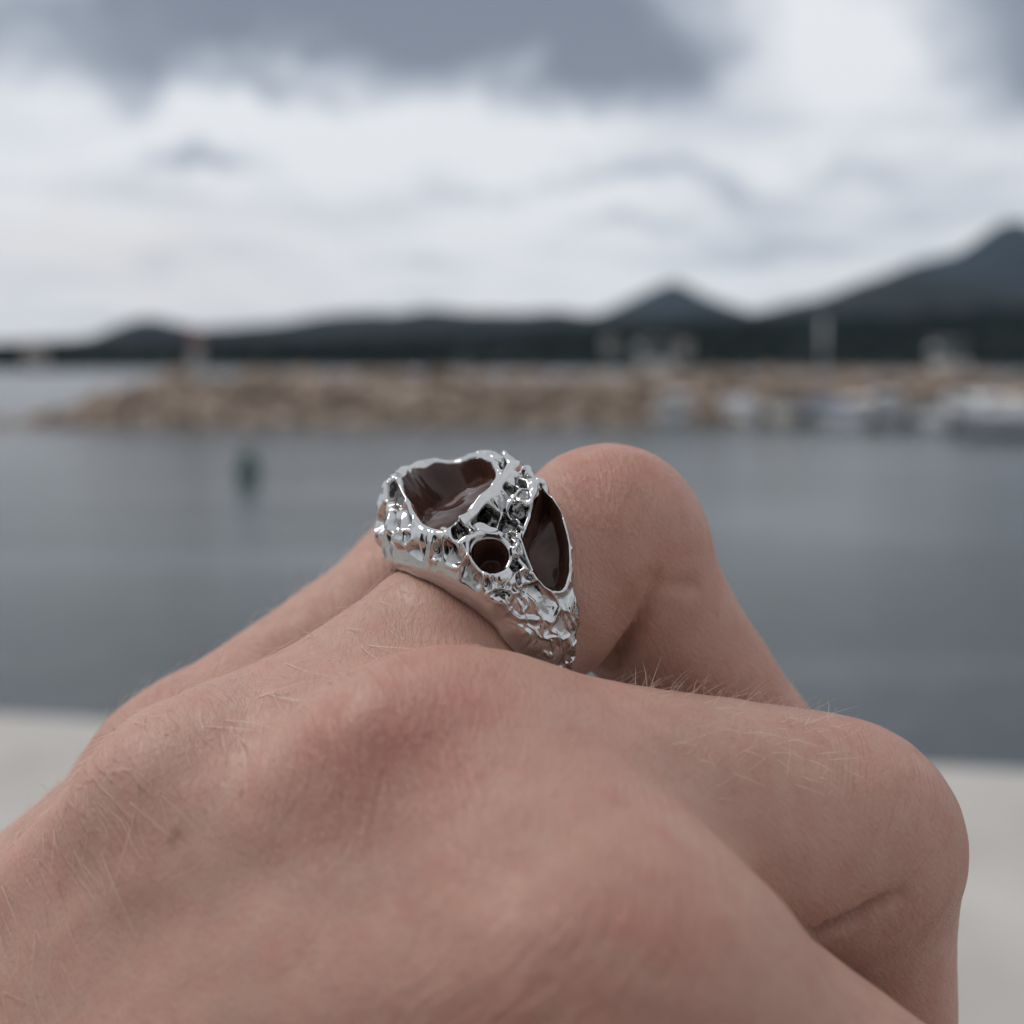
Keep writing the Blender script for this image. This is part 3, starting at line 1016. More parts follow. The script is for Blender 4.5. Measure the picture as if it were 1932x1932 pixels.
def skin_material():
    m, t, b = material('skin', (.5, .33, .26), .5, 0, .38)
    co = t.n('ShaderNodeTexCoord').outputs['Object']
    flush = t.n('ShaderNodeAttribute', attribute_name='flush').outputs['Fac']
    vein = t.n('ShaderNodeAttribute', attribute_name='vein').outputs['Fac']
    spot = t.n('ShaderNodeAttribute', attribute_name='spot').outputs['Fac']
    big = t.n('ShaderNodeTexNoise', ins={'Vector': co, 'Scale': 95.0, 'Detail': 4.0, 'Roughness': .55}).outputs['Fac']
    mott = t.n('ShaderNodeTexNoise', ins={'Vector': co, 'Scale': 420.0, 'Detail': 4.0, 'Roughness': .6}).outputs['Fac']
    fine = t.n('ShaderNodeTexNoise', ins={'Vector': co, 'Scale': 2400.0, 'Detail': 2.0, 'Roughness': .6}).outputs['Fac']
    base = t.ramp(big, [(.30, (.405, .240, .183)), (.52, (.434, .251, .192)), (.72, (.450, .242, .187))])
    base = t.mix(t.math('MULTIPLY', t.math('SUBTRACT', mott, .44), 2.0, clamp=True), base, (.395, .182, .143))
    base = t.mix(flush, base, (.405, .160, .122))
    base = t.mix(t.math('MULTIPLY', vein, .22), base, (.33, .245, .205))
    base = t.mix(t.math('MULTIPLY', t.math('SUBTRACT', fine, .55), .9, clamp=True), base, (.38, .215, .165))
    # sparse freckles
    fv = t.n('ShaderNodeTexVoronoi', feature='F1', ins={'Vector': co, 'Scale': 150.0, 'Randomness': 1.0})
    sep = t.n('ShaderNodeSeparateColor', ins={0: fv.outputs['Color']})
    fr = t.math('MULTIPLY', t.math('LESS_THAN', fv.outputs['Distance'], .055), t.math('GREATER_THAN', sep.outputs[0], .80))
    base = t.mix(t.math('MULTIPLY', fr, .45), base, (.22, .11, .075))
    base = t.mix(spot, base, (.20, .10, .07))
    t.link(base, b.inputs['Base Color'])
    b.inputs['Subsurface Weight'].default_value = .16
    b.inputs['Subsurface Radius'].default_value = (1.0, .35, .2)
    b.inputs['Subsurface Scale'].default_value = .0013
    # skin lines: fine lozenges stretched across the bones, and pores
    lines = t.n('ShaderNodeAttribute', attribute_name='grain').outputs['Vector']
    wv = t.n('ShaderNodeTexNoise', ins={'Vector': co, 'Scale': 260.0, 'Detail': 2.0})
    lw = t.vmath('ADD', lines, t.vmath('MULTIPLY', wv.outputs['Color'], (1.1, 1.1, 1.1)))
    v1 = t.n('ShaderNodeTexNoise', ins={'Vector': lw, 'Scale': 1.0, 'Detail': 3.0, 'Roughness': .6}).outputs['Fac']
    l1 = t.math('MULTIPLY', t.math('SUBTRACT', 1.0, t.n('ShaderNodeMapRange', ins={0: t.math('ABSOLUTE', t.math('SUBTRACT', v1, .5)), 1: 0.0, 2: .07}).outputs[0]), -1.0)
    v2 = t.n('ShaderNodeTexVoronoi', feature='SMOOTH_F1', ins={'Vector': co, 'Scale': 2600.0, 'Randomness': 1.0}).outputs['Distance']
    l2 = t.math('MULTIPLY', v2, 1.5)
    l1 = t.math('MULTIPLY', l1, t.math('ADD', .75, t.math('MULTIPLY', flush, 2.2)))
    hgt = t.math('ADD', t.math('ADD', l1, l2), t.math('MULTIPLY', fine, .7))
    hgt = t.math('ADD', hgt, t.math('MULTIPLY', mott, .9))
    # stretched wrinkles over the joints
    wr = t.n('ShaderNodeAttribute', attribute_name='wrinkle').outputs['Vector']
    jt = t.n('ShaderNodeAttribute', attribute_name='joint').outputs['Fac']
    ww = t.n('ShaderNodeTexNoise', ins={'Vector': wr, 'Scale': 1.0, 'Detail': 2.5, 'Roughness': .55, 'Distortion': .6}).outputs['Fac']
    wl = t.n('ShaderNodeMapRange', interpolation_type='SMOOTHSTEP', ins={0: t.math('ABSOLUTE', t.math('SUBTRACT', ww, .5)), 1: 0.0, 2: .09}).outputs[0]
    hgt = t.math('ADD', hgt, t.math('MULTIPLY', t.math('MULTIPLY', wl, jt), 4.5))
    t.link(t.n('ShaderNodeBump', ins={'Height': hgt, 'Strength': .55, 'Distance': .00005}).outputs[0], b.inputs['Normal'])
    t.link(t.n('ShaderNodeMapRange', ins={0: mott, 1: .3, 2: .7, 3: .45, 4: .58}).outputs[0], b.inputs['Roughness'])
    return m


def sd_ell(p, c, r):
    q = (p - np.array(c, float)) / np.array(r, float)
    l = np.linalg.norm(q, axis=1)
    return (l - 1) * min(r) * np.clip(l, .6, 1.6) ** 0


def A3(*v):
    return np.array(v, float)


def head_sdf(p):
    c = A3(8, -365, 20)
    d = sd_ell(p, c + A3(0, -8, 28), (76, 95, 78))
    d = smin(d, sd_ell(p, c + A3(0, 18, -22), (62, 70, 82)), 22)
    d = smin(d, sd_cone(p, c + A3(0, 62, -72), c + A3(0, 40, -60), 18, 34), 22)          # chin
    d = smin(d, sd_cone(p, c + A3(0, 86, -2), c + A3(0, 101, -26), 8, 12), 12)            # nose
    for s in (-1, 1):
        d = smin(d, sd_cone(p, c + A3(s * 14, 82, 16), c + A3(s * 46, 66, 16), 9, 8), 14)  # brow
        d = smin(d, sd_ball(p, c + A3(s * 11, 90, -30), 8), 6)
        d = smin(d, sd_ell(p, c + A3(s * 77, -8, -10), (8, 19, 32)), 8)                     # ear
        h = np.maximum(8 - np.abs(-d - sd_ball(p, c + A3(s * 32, 92, 0), 15)), 0) / 8
        d = np.maximum(d, -sd_ball(p, c + A3(s * 32, 92, 0), 15)) + h * h * 2
        d = smin(d, sd_ball(p, c + A3(s * 32, 68, 0), 13.5), 2)                            # eyeball
    d = smin(d, sd_cone(p, c + A3(-20, 80, -52), c + A3(20, 80, -52), 7, 7), 5)             # lips
    d = smin(d, sd_cone(p, c + A3(-17, 80, -61), c + A3(17, 80, -61), 7, 7), 3)
    d = smin(d, sd_cone(p, c + A3(0, -20, -70), A3(8, -385, -185), 55, 60), 25)             # neck
    return d


def grip_sdf(p):
    # right hand round the lower half of the phone
    d = sd_cone(p, A3(85, -55, -200), A3(100, -75, -222), 25, 27)
    d = smin(d, sd_cone(p, A3(80, -48, -192), A3(46, -14, -128), 21, 15), 14)
    d = smin(d, sd_cone(p, A3(72, -46, -186), A3(38, -16, -152), 20, 14), 14)
    for i, (z, L) in enumerate(((-92, 6), (-110, 10), (-128, 6), (-145, -4))):
        r = (8.2, 8.4, 7.8, 6.8)[i]
        a, b, c, e = A3(42, -10, z - 6), A3(26, 6, z), A3(-14 - L, 5, z + 3), A3(-40 - L, 2, z + 5)
        f = smin(smin(sd_cone(p, a, b, r + 1.6, r + .8), sd_cone(p, b, c, r + .8, r), 3), sd_cone(p, c, e, r, r - 1.4), 2)
        d = smin(d, f, 4)
    th = smin(sd_cone(p, A3(60, -38, -160), A3(38, -32, -118), 14, 11), sd_cone(p, A3(38, -32, -118), A3(14, -26, -88), 10.5, 8.5), 4)
    return smin(d, th, 7)


def body_sdf(p):
    sl, el, wl = A3(-160, -345, -165), A3(-246, -45, -182), A3(-120, 45, -118)
    sr, er, wr = A3(178, -345, -165), A3(232, -190, -395), A3(100, -72, -218)
    d = smin(sd_cone(p, sl, el, 62, 46), sd_cone(p, el, wl, 46, 36), 20)
    d = smin(d, smin(sd_cone(p, sr, er, 62, 48), sd_cone(p, er, wr, 48, 36), 20), 30)
    t = None
    for a, b, ra, rb_ in ((A3(-95, -370, -250), A3(-85, -370, -640), 112, 105), (A3(112, -370, -250), A3(102, -370, -640), 112, 105), (A3(8, -370, -230), A3(8, -370, -660), 118, 112)):
        c = sd_cone(p, a, b, ra, rb_)
        t = c if t is None else smin(t, c, 40)
    t = smin(t, sd_cone(p, A3(-150, -370, -172), A3(166, -370, -172), 55, 55), 60)
    t = smin(t, sd_cone(p, A3(8, -385, -150), A3(8, -378, -128), 66, 70), 20)
    d = smin(d, t, 45)
    d = d + 3.0 * np.sin(p[:, 2] / 19 + p[:, 0] / 60) * np.cos(p[:, 1] / 27)              # folds in the cloth
    d = np.maximum(d, p[:, 2] + 122)                                                    # open collar
    # cuffs
    wd = (wl - el) / np.linalg.norm(wl - el)
    d = np.where(np.linalg.norm(p - wl, axis=1) < 90, np.maximum(d, (p - wl) @ wd - 4), d)
    wd = (wr - er) / np.linalg.norm(wr - er)
    return np.where(np.linalg.norm(p - wr, axis=1) < 75, np.maximum(d, (p - wr) @ wd + 2), d)


def legs_sdf(p):
    d = None
    for s in (-1, 1):
        k = A3(8 + s * 98, -345, -1010)
        l = smin(sd_cone(p, A3(8 + s * 84, -372, -720), k, 100, 66), sd_cone(p, k, A3(8 + s * 104, -375, -1420), 66, 52), 25)
        d = l if d is None else smin(d, l, 12)
    d = smin(d, sd_cone(p, A3(-60, -370, -660), A3(76, -370, -660), 104, 104), 30)
    return np.maximum(d, -1430 - p[:, 2]) + 2.0 * np.sin(p[:, 2] / 23) * np.cos(p[:, 0] / 30)


def shoe_sdf(p):
    d = None
    for s in (-1, 1):
        x = 8 + s * 104
        l = smin(sd_cone(p, A3(x, -400, -1462), A3(x + s * 16, -240, -1470), 42, 34), sd_cone(p, A3(x, -390, -1455), A3(x, -385, -1405), 42, 44), 20)
        d = l if d is None else np.minimum(d, l)
    return np.maximum(d, -1499 - p[:, 2])


def hair_sdf(p):
    c = A3(8, -365, 20)
    d = sd_ell(p, c + A3(0, -14, 34), (86, 102, 84))
    d = smin(d, sd_ell(p, c + A3(0, -48, -12), (80, 66, 80)), 20)
    d = np.maximum(d, -sd_ell(p, c + A3(0, 84, -38), (74, 62, 92)))
    return d + 2.2 * np.sin(p[:, 0] / 5.0 + 3 * np.sin(p[:, 1] / 30))


def dress(root, wo):
    # the photographer's clothes and hair, behind the camera; they shade the hand and show in the ring
    for name, fun, lo, hi, h, m in (
            ('jacket', body_sdf, (-330, -520, -800), (330, 90, -90), 9.0, noisy('jacket_cloth', (.035, .037, .045), (.055, .058, .068), 60, .85, .4, 900, .0006)),
            ('trousers', legs_sdf, (-230, -520, -1440), (240, -230, -560), 10.0, noisy('trouser_cloth', (.03, .035, .05), (.05, .055, .075), 50, .85, .4, 900, .0006)),
            ('shoes', shoe_sdf, (-200, -460, -1505), (220, -190, -1370), 7.0, noisy('shoe_leather', (.03, .025, .02), (.05, .04, .03), 30, .5)),
            ('hair', hair_sdf, (-100, -490, -90), (120, -250, 150), 4.0, noisy('head_hair', (.05, .03, .018), (.09, .055, .03), 120, .5, .5, 500, .002))):
        v, f = surface_nets(fun, A3(*lo), A3(*hi), h)
        mesh_obj(name, EYE + v * .001 - wo, f, m, root, True)
    # phone that takes the picture, unseen behind the lens, added to shade the hand
    r = empty('phone', (-.020, -.012, 1.5 - .058))
    tag(r, 'black phone in the right hand, taking the picture', 'phone')
    blk = material('phone_shell', (.022, .022, .025), .35)[0]
    pr = []
    for y, s in ((-.0042, .96), (-.0034, 1.0), (.0034, 1.0), (.0042, .96)):
        ring_ = []
        for cx, cz, a0 in ((1, 1, 0), (-1, 1, 90), (-1, -1, 180), (1, -1, 270)):
            for q in range(6):
                a = math.radians(a0 + q * 18)
                ring_.append(((cx * .0275 + .010 * math.cos(a)) * s, y, (cz * .0665 + .010 * math.sin(a)) * s))
        pr.append(ring_ + ring_[:1])
    b = MB().loft(pr)
    b.f += [tuple(range(24)), tuple(75 + i for i in range(24))]
    b.build('shell', blk, r)
    b = MB()
    b.box((0, -.0046, 0), (.068, .0005, .140))
    b.build('screen', material('phone_screen', (.03, .03, .035), .06)[0], r)
    MB().box((.020, .0050, .058), (.024, .0014, .024)).build('camera_bump', blk, r)


def build_hand():
    lo, hi = np.array([-145., -150., 40.]), np.array([66., 22., 160.])
    V, F = surface_nets(hand_sdf, lo, hi, .62)
    g = grad(hand_sdf, V)
    V = V - g * hand_sdf(V)[:, None] * .9
    g = grad(hand_sdf, V)
    # slight irregularity of flesh, creases at the bent middle knuckles
    V = V + g * (fbm(V / 9.0, 3, 3) * .22 + fbm(V / 2.6, 8, 2) * .04)[:, None]
    ra, rb_ = mm(426, 1500, 98), mm(1144, 1032, 111)
    rax = (rb_ - ra) / np.linalg.norm(rb_ - ra)
    rc = ra + rax * ((mm(905, 1165, 106.6) - ra) @ rax)
    rel = V - rc
    rs = rel @ rax
    rr = np.linalg.norm(rel - rs[:, None] * rax, axis=1)
    onf = (rr < 11.5) & (np.abs(rs) < 14)
    swell = np.where(onf, .40 * np.exp(-((rs + 4.6) / 1.7) ** 2) + .3 * np.exp(-((rs - 6.0) / 1.6) ** 2), 0)
    V = V + g * swell[:, None]
    # flexion creases on the inside of the two bent knuckles
    def surf(px, py):
        d = mm(px, py, 1.0)
        d = d / np.linalg.norm(d)
        tt = np.linspace(60, 170, 2200)
        sd = hand_sdf(d[None] * tt[:, None])
        return d * tt[np.argmax(sd < .15)]
    for line, dep in (([(1240, 1088), (1226, 1140), (1207, 1185), (1178, 1225), (1150, 1252)], 1.5), ([(1700, 1688), (1655, 1712), (1612, 1737), (1570, 1757), (1540, 1772)], 2.0),
                      ([(1228, 1120), (1270, 1105), (1320, 1108)], .35)):
        pts = [surf(*q) for q in line]
        nseg = len(pts) - 1
        depth = np.zeros(len(V))
        for i in range(nseg):
            a, b = pts[i], pts[i + 1]
            ab = b - a
            u = np.clip(((V - a) @ ab) / (ab @ ab), 0, 1)
            dd = np.linalg.norm(V - a - u[:, None] * ab, axis=1)
            w = np.minimum(1, .25 + 1.0 * (i + u) / nseg)
            depth = np.maximum(depth, dep * w * np.exp(-(dd / .72) ** 2) - .22 * dep * np.exp(-((dd - 1.9) / .9) ** 2))
        V = V - g * depth[:, None]
    # the dip under the crest of the middle knuckle, and the one behind the first
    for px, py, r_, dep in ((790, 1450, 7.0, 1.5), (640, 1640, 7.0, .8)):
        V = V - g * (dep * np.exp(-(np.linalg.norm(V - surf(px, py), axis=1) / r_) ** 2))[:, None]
    org = mm(700, 1650, 100)
    wv = to_world(V)
    wo = to_world(org[None])[0]
    # the rest of the bare skin: the photographer's head and the hand on the phone, one mesh with the left hand
    parts_v, parts_f, k = [wv - wo], [F], len(wv)
    for fun, lo2, hi2, h2 in ((head_sdf, [-110., -480., -190.], [130., -230., 150.], 4.0), (grip_sdf, [-90., -110., -250.], [130., 25., -30.], 2.5)):
        v2, f2 = surface_nets(fun, np.array(lo2), np.array(hi2), h2)
        parts_v.append(EYE + v2 * .001 - wo)
        parts_f.append(f2 + k)
        k += len(v2)
    o = mesh_obj('person', np.concatenate(parts_v), np.concatenate(parts_f), skin_material(), None, True, wo)
    tag(o, 'pale left hand in a loose fist wearing a silver ring, held out above the quay', 'person')
    me = o.data

    # skin colour fields: flushed knuckles, bluish veins, moles
    def near(c, r):
        return np.exp(-(np.linalg.norm(V - c, axis=1) / r) ** 2)
    flush = .50 * near(JP['mM'] - PALM * 8 + np.array([2.5, 2, 0]), 7) + .40 * near(JP['rP'] + np.array([0, 7, -4]), 8.5) + .34 * near(JP['iM'] - PALM * 7 + np.array([4, 1, -4]), 6)
    flush += .30 * near(JP['mP'] + np.array([3, 6, -4]), 7) + .35 * near(JP['pM'] - PALM * 5, 9) + .3 * near(JP['rD'], 12) + .22 * near(JP['mD'], 13)
    flush += .16 * near(surf(760, 1395), 8.5) + .12 * near(surf(640, 1520), 7.5) + .10 * near(surf(1120, 1760), 6.5)  # redder below the middle knuckle, partly painting in the shade of its dip
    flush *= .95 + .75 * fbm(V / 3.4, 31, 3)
    vein = np.zeros(len(V))
    veins = [[mm(-250, 1960, 108), mm(60, 1780, 105), mm(330, 1560, 100), mm(470, 1430, 97)], [mm(-150, 2250, 104), mm(180, 2060, 98), mm(520, 1840, 92), mm(760, 1700, 87)],
             [mm(330, 1560, 100), mm(560, 1640, 92), mm(900, 1660, 84)]]
    for L in veins:
        for a, b in zip(L[:-1], L[1:]):
            ab = b - a
            tt = np.clip(((V - a) @ ab) / (ab @ ab), 0, 1)
            q = a + tt[:, None] * ab + fbm(V / 7, 77, 2)[:, None] * .8
            dd = np.linalg.norm(np.cross(V - q, g), axis=1) + np.maximum(np.abs(np.einsum('ij,ij->i', V - q, g)) - 9, 0)
            vein = np.maximum(vein, np.exp(-(dd / 1.7) ** 2))
    spot = np.zeros(len(V))
    rayn = lambda px, py: (lambda d: d / np.linalg.norm(d))(mm(px, py, 1.0))
    front = np.einsum('ij,ij->i', g, V) < 0

    def first_hit(px, py):
        d = rayn(px, py)
        tt = np.linspace(60, 170, 1500)
        s = hand_sdf(d[None] * tt[:, None])
        k = np.argmax(s < 0)
        return d * tt[k] if (s < 0).any() else None
    for px, py, r, w in ((331, 1578, .22, .6), (338, 1569, .22, .6), (325, 1586, .20, .5), (648, 2035, .3, .6), (925, 1267, .22, .25), (1480, 1645, .12, .6), (1500, 1583, .12, .6), (1565, 1700, .12, .5), (1640, 1590, .10, .5), (580, 1820, .25, .3), (1362, 995, .10, .7), (1348, 1150, .1, .6), (1355, 1158, .1, .6)):
        h = first_hit(px, py)
        if h is not None:
            spot = np.maximum(spot, w * np.clip(np.exp(-(np.linalg.norm(V - h, axis=1) / (r * 1.5)) ** 2) * 1.4, 0, 1))
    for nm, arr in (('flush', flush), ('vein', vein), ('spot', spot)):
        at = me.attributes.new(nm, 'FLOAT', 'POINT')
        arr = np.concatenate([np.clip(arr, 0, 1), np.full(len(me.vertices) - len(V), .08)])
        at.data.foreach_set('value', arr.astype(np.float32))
    # wrinkle coordinates along and across each finger, strongest on the backs of the joints
    joint = np.zeros(len(V))
    wrk = np.zeros((len(V), 3))
    bestd = np.full(len(V), 1e9)
    nextd = np.full(len(V), 1e9)
    for f in 'imrp':
        M, Pp, D_ = JP[f + 'M'], JP[f + 'P'], JP[f + 'D']
        for c, ax_, r_, amp in ((M - PALM * 5, Pp - M, 10.5, .8), (Pp + (Pp - D_) / np.linalg.norm(Pp - D_) * 4, (Pp - M) / np.linalg.norm(Pp - M) + (D_ - Pp) / np.linalg.norm(D_ - Pp), 9.5, 1.0)):
            ax_ = ax_ / np.linalg.norm(ax_)
            dd = np.linalg.norm(V - c, axis=1)
            m_ = dd < bestd
            nextd = np.where(m_, bestd, np.minimum(nextd, dd))
            bestd = np.where(m_, dd, bestd)
            al_ = (V - c) @ ax_
            side = np.cross(ax_, PALM)
            side /= np.linalg.norm(side)
            wrk = np.where(m_[:, None], np.stack([al_ * .75, ((V - c) @ side) * .14, np.full(len(V), 'imrp'.index(f) * 5.0)], -1), wrk)
            joint = np.maximum(joint, amp * np.exp(-(dd / r_) ** 2))
    joint *= sm(.5, 6, nextd - bestd)
    joint *= np.clip(.75 + fbm(V / 5, 91, 2) * .6, 0, 1)
    zpad = len(me.vertices) - len(V)
    at = me.attributes.new('joint', 'FLOAT', 'POINT')
    at.data.foreach_set('value', np.concatenate([joint, np.zeros(zpad)]).astype(np.float32))
    at = me.attributes.new('wrinkle', 'FLOAT_VECTOR', 'POINT')
    at.data.foreach_set('vector', np.concatenate([wrk, np.zeros((zpad, 3))]).astype(np.float32).ravel())
    # grain: coordinates for the skin lines, measured along and across the nearest bone
    best = np.full(len(V), 1e9)
    acc = np.zeros((len(V), 3))
    wsum = np.zeros(len(V))
    bones = [(f + 'M', f + 'P') for f in 'imrp'] + [(f + 'P', f + 'D') for f in 'imrp']
    segs = [(JP[a], JP[b]) for a, b in bones] + [(WRIST, JP[f + 'M']) for f in 'imrp']
    for a, b in segs:
        ab = b - a
        tt = np.clip(((V - a) @ ab) / (ab @ ab), 0, 1)
        d = np.linalg.norm(V - a - tt[:, None] * ab, axis=1)
        wgt = np.exp(-d / 2.0)
        acc += wgt[:, None] * (ab / np.linalg.norm(ab))
        wsum += wgt
    axis = acc / np.maximum(np.linalg.norm(acc, axis=1, keepdims=True), 1e-9)
    # keep lines smooth: one fixed stretch per region is enough at this size
    gd = np.array([.82, .5, -.28])
    al = V @ gd
    grain = V.copy()
    grain = grain * .42 + gd * (al * 1.7)[:, None]
    grain = np.concatenate([grain, np.concatenate(parts_v[1:]) * 900])
    at = me.attributes.new('grain', 'FLOAT_VECTOR', 'POINT')
    at.data.foreach_set('vector', grain.astype(np.float32).ravel())

    # fine hairs
    def strands(name, mat, roots, dirs, lens, rad, lift, curl, seed):
        r = np.random.default_rng(seed)
        n, S = len(roots), 6
        HV = np.zeros((n, S, 3, 3))
        nrm = grad(hand_sdf, roots)
        tang = dirs - nrm * np.einsum('ij,ij->i', dirs, nrm)[:, None]
        tang /= np.maximum(np.linalg.norm(tang, axis=1, keepdims=True), 1e-9)
        side = np.cross(nrm, tang)
        bend = r.normal(0, curl, n)
        lf = lift * r.uniform(.4, 1.5, n)
        for s in range(S):
            u = s / (S - 1)
            c = roots - nrm * .05 + tang * (lens * u)[:, None] + nrm * (lens * (lf * u - .25 * lf * u * u))[:, None] + side * (lens * bend * u * u)[:, None]
            rr = rad * (1 - .75 * u)
            for k in range(3):
                ang = k * 2.0944
                HV[:, s, k] = c + side * (rr * math.cos(ang)) + nrm * (rr * math.sin(ang))
        vid = np.arange(n * S * 3).reshape(n, S, 3)
        FF = []
        for k in range(3):
            k2 = (k + 1) % 3
            FF.append(np.stack([vid[:, :-1, k], vid[:, :-1, k2], vid[:, 1:, k2], vid[:, 1:, k]], -1).reshape(-1, 4))
        h = mesh_obj(name, to_world(HV.reshape(-1, 3)) - wo, np.concatenate(FF), mat, o, True)
        h['kind'] = 'stuff'
        return h
    pale = material('pale_hair', (.80, .64, .52), .35)[0]
    brown = material('brown_hair', (.16, .095, .06), .45)[0]
    r = np.random.default_rng(3)
    # back of the hand and first finger bones: fine down
    dorsal = -(g @ PALM)
    onlook = np.einsum('ij,ij->i', g, -V / np.linalg.norm(V, axis=1, keepdims=True)) > -.25
    inview = (np.abs(V[:, 0] / V[:, 2]) < .47) & (np.abs(V[:, 1] / V[:, 2]) < .47) & onlook
    pxv = V[:, 0] / V[:, 2] / KPX + 966
    pyv = 966 - V[:, 1] / V[:, 2] / KPX
    back = np.flatnonzero(inview & (dorsal > .45) & (pxv < 760) & (V[:, 2] > 88))
    pick = r.choice(back, 620)
    base_dir = np.array([.55, -.60, -.45])
    strands('long_hair', pale, V[pick[:130]], base_dir + r.normal(0, .25, (130, 3)), r.gamma(9, .55, 130).clip(2.5, 8.0), .026, .20, .16, 4)
    strands('fine_hair', pale, V[pick], base_dir + r.normal(0, .22, (len(pick), 3)), r.gamma(6, .45, len(pick)).clip(1.0, 5.0), .014, .14, .14, 1)
    pick = r.choice(back, 120)
    strands('dark_hair', brown, V[pick], base_dir + r.normal(0, .2, (len(pick), 3)), r.gamma(6, .42, len(pick)).clip(1.0, 5), .014, .14, .2, 2)

    def band(cond, n, dirv, sd, ln, mat, rad, lift, curl, seed, name):
        c = np.flatnonzero(cond)
        if len(c) == 0:
            return
        pk = r.choice(c, n)
        strands(name, mat, V[pk], np.asarray(dirv) + r.normal(0, sd, (n, 3)), r.gamma(7, ln / 7, n).clip(.5, ln * 2.2), rad, lift, curl, seed)
    # along the top of the middle finger's first bone
    axm = JP['mP'] - JP['mM']
    tm = ((V - JP['mM']) @ axm) / (axm @ axm)
    dm = np.linalg.norm(V - JP['mM'] - tm[:, None] * axm, axis=1)
    topm = (tm > .36) & (tm < .86) & (dm < 11.5) & (g[:, 1] > .45) & (V[:, 0] > 4)
    vd = -V / np.linalg.norm(V, axis=1, keepdims=True)
    rim = topm & (np.abs(np.einsum('ij,ij->i', g, vd)) < .42)
    band(rim, 90, (.35, .3, -.2), .40, 1.25, pale, .022, 1.2, .4, 15, 'finger_hair')
    band(topm, 130, (.45, .2, -.35), .30, 1.7, pale, .018, 1.0, .25, 11, 'finger_hair')
    band(topm & (tm > .62), 16, (.5, .0, -.3), .35, 1.0, brown, .016, .6, .5, 12, 'finger_hair')
    axr = JP['rP'] - JP['rM']
    tr = ((V - JP['rM']) @ axr) / (axr @ axr)
    dr = np.linalg.norm(V - JP['rM'] - tr[:, None] * axr, axis=1)
    topr = (tr > .10) & (tr < .50) & (dr < 11) & (dorsal > .3)
    band(topr, 46, (-.9, .12, -.15), .14, 2.2, pale, .012, .25, .2, 13, 'finger_hair')
    edge = inview & (pxv < 760) & (pyv < 1640) & (V[:, 2] > 104) & (dorsal > .05)
    band(edge, 260, (.5, .55, .1), .35, 1.7, pale, .013, .5, .3, 14, 'edge_hair')
    dress(o, wo)
    return o


build_hand()


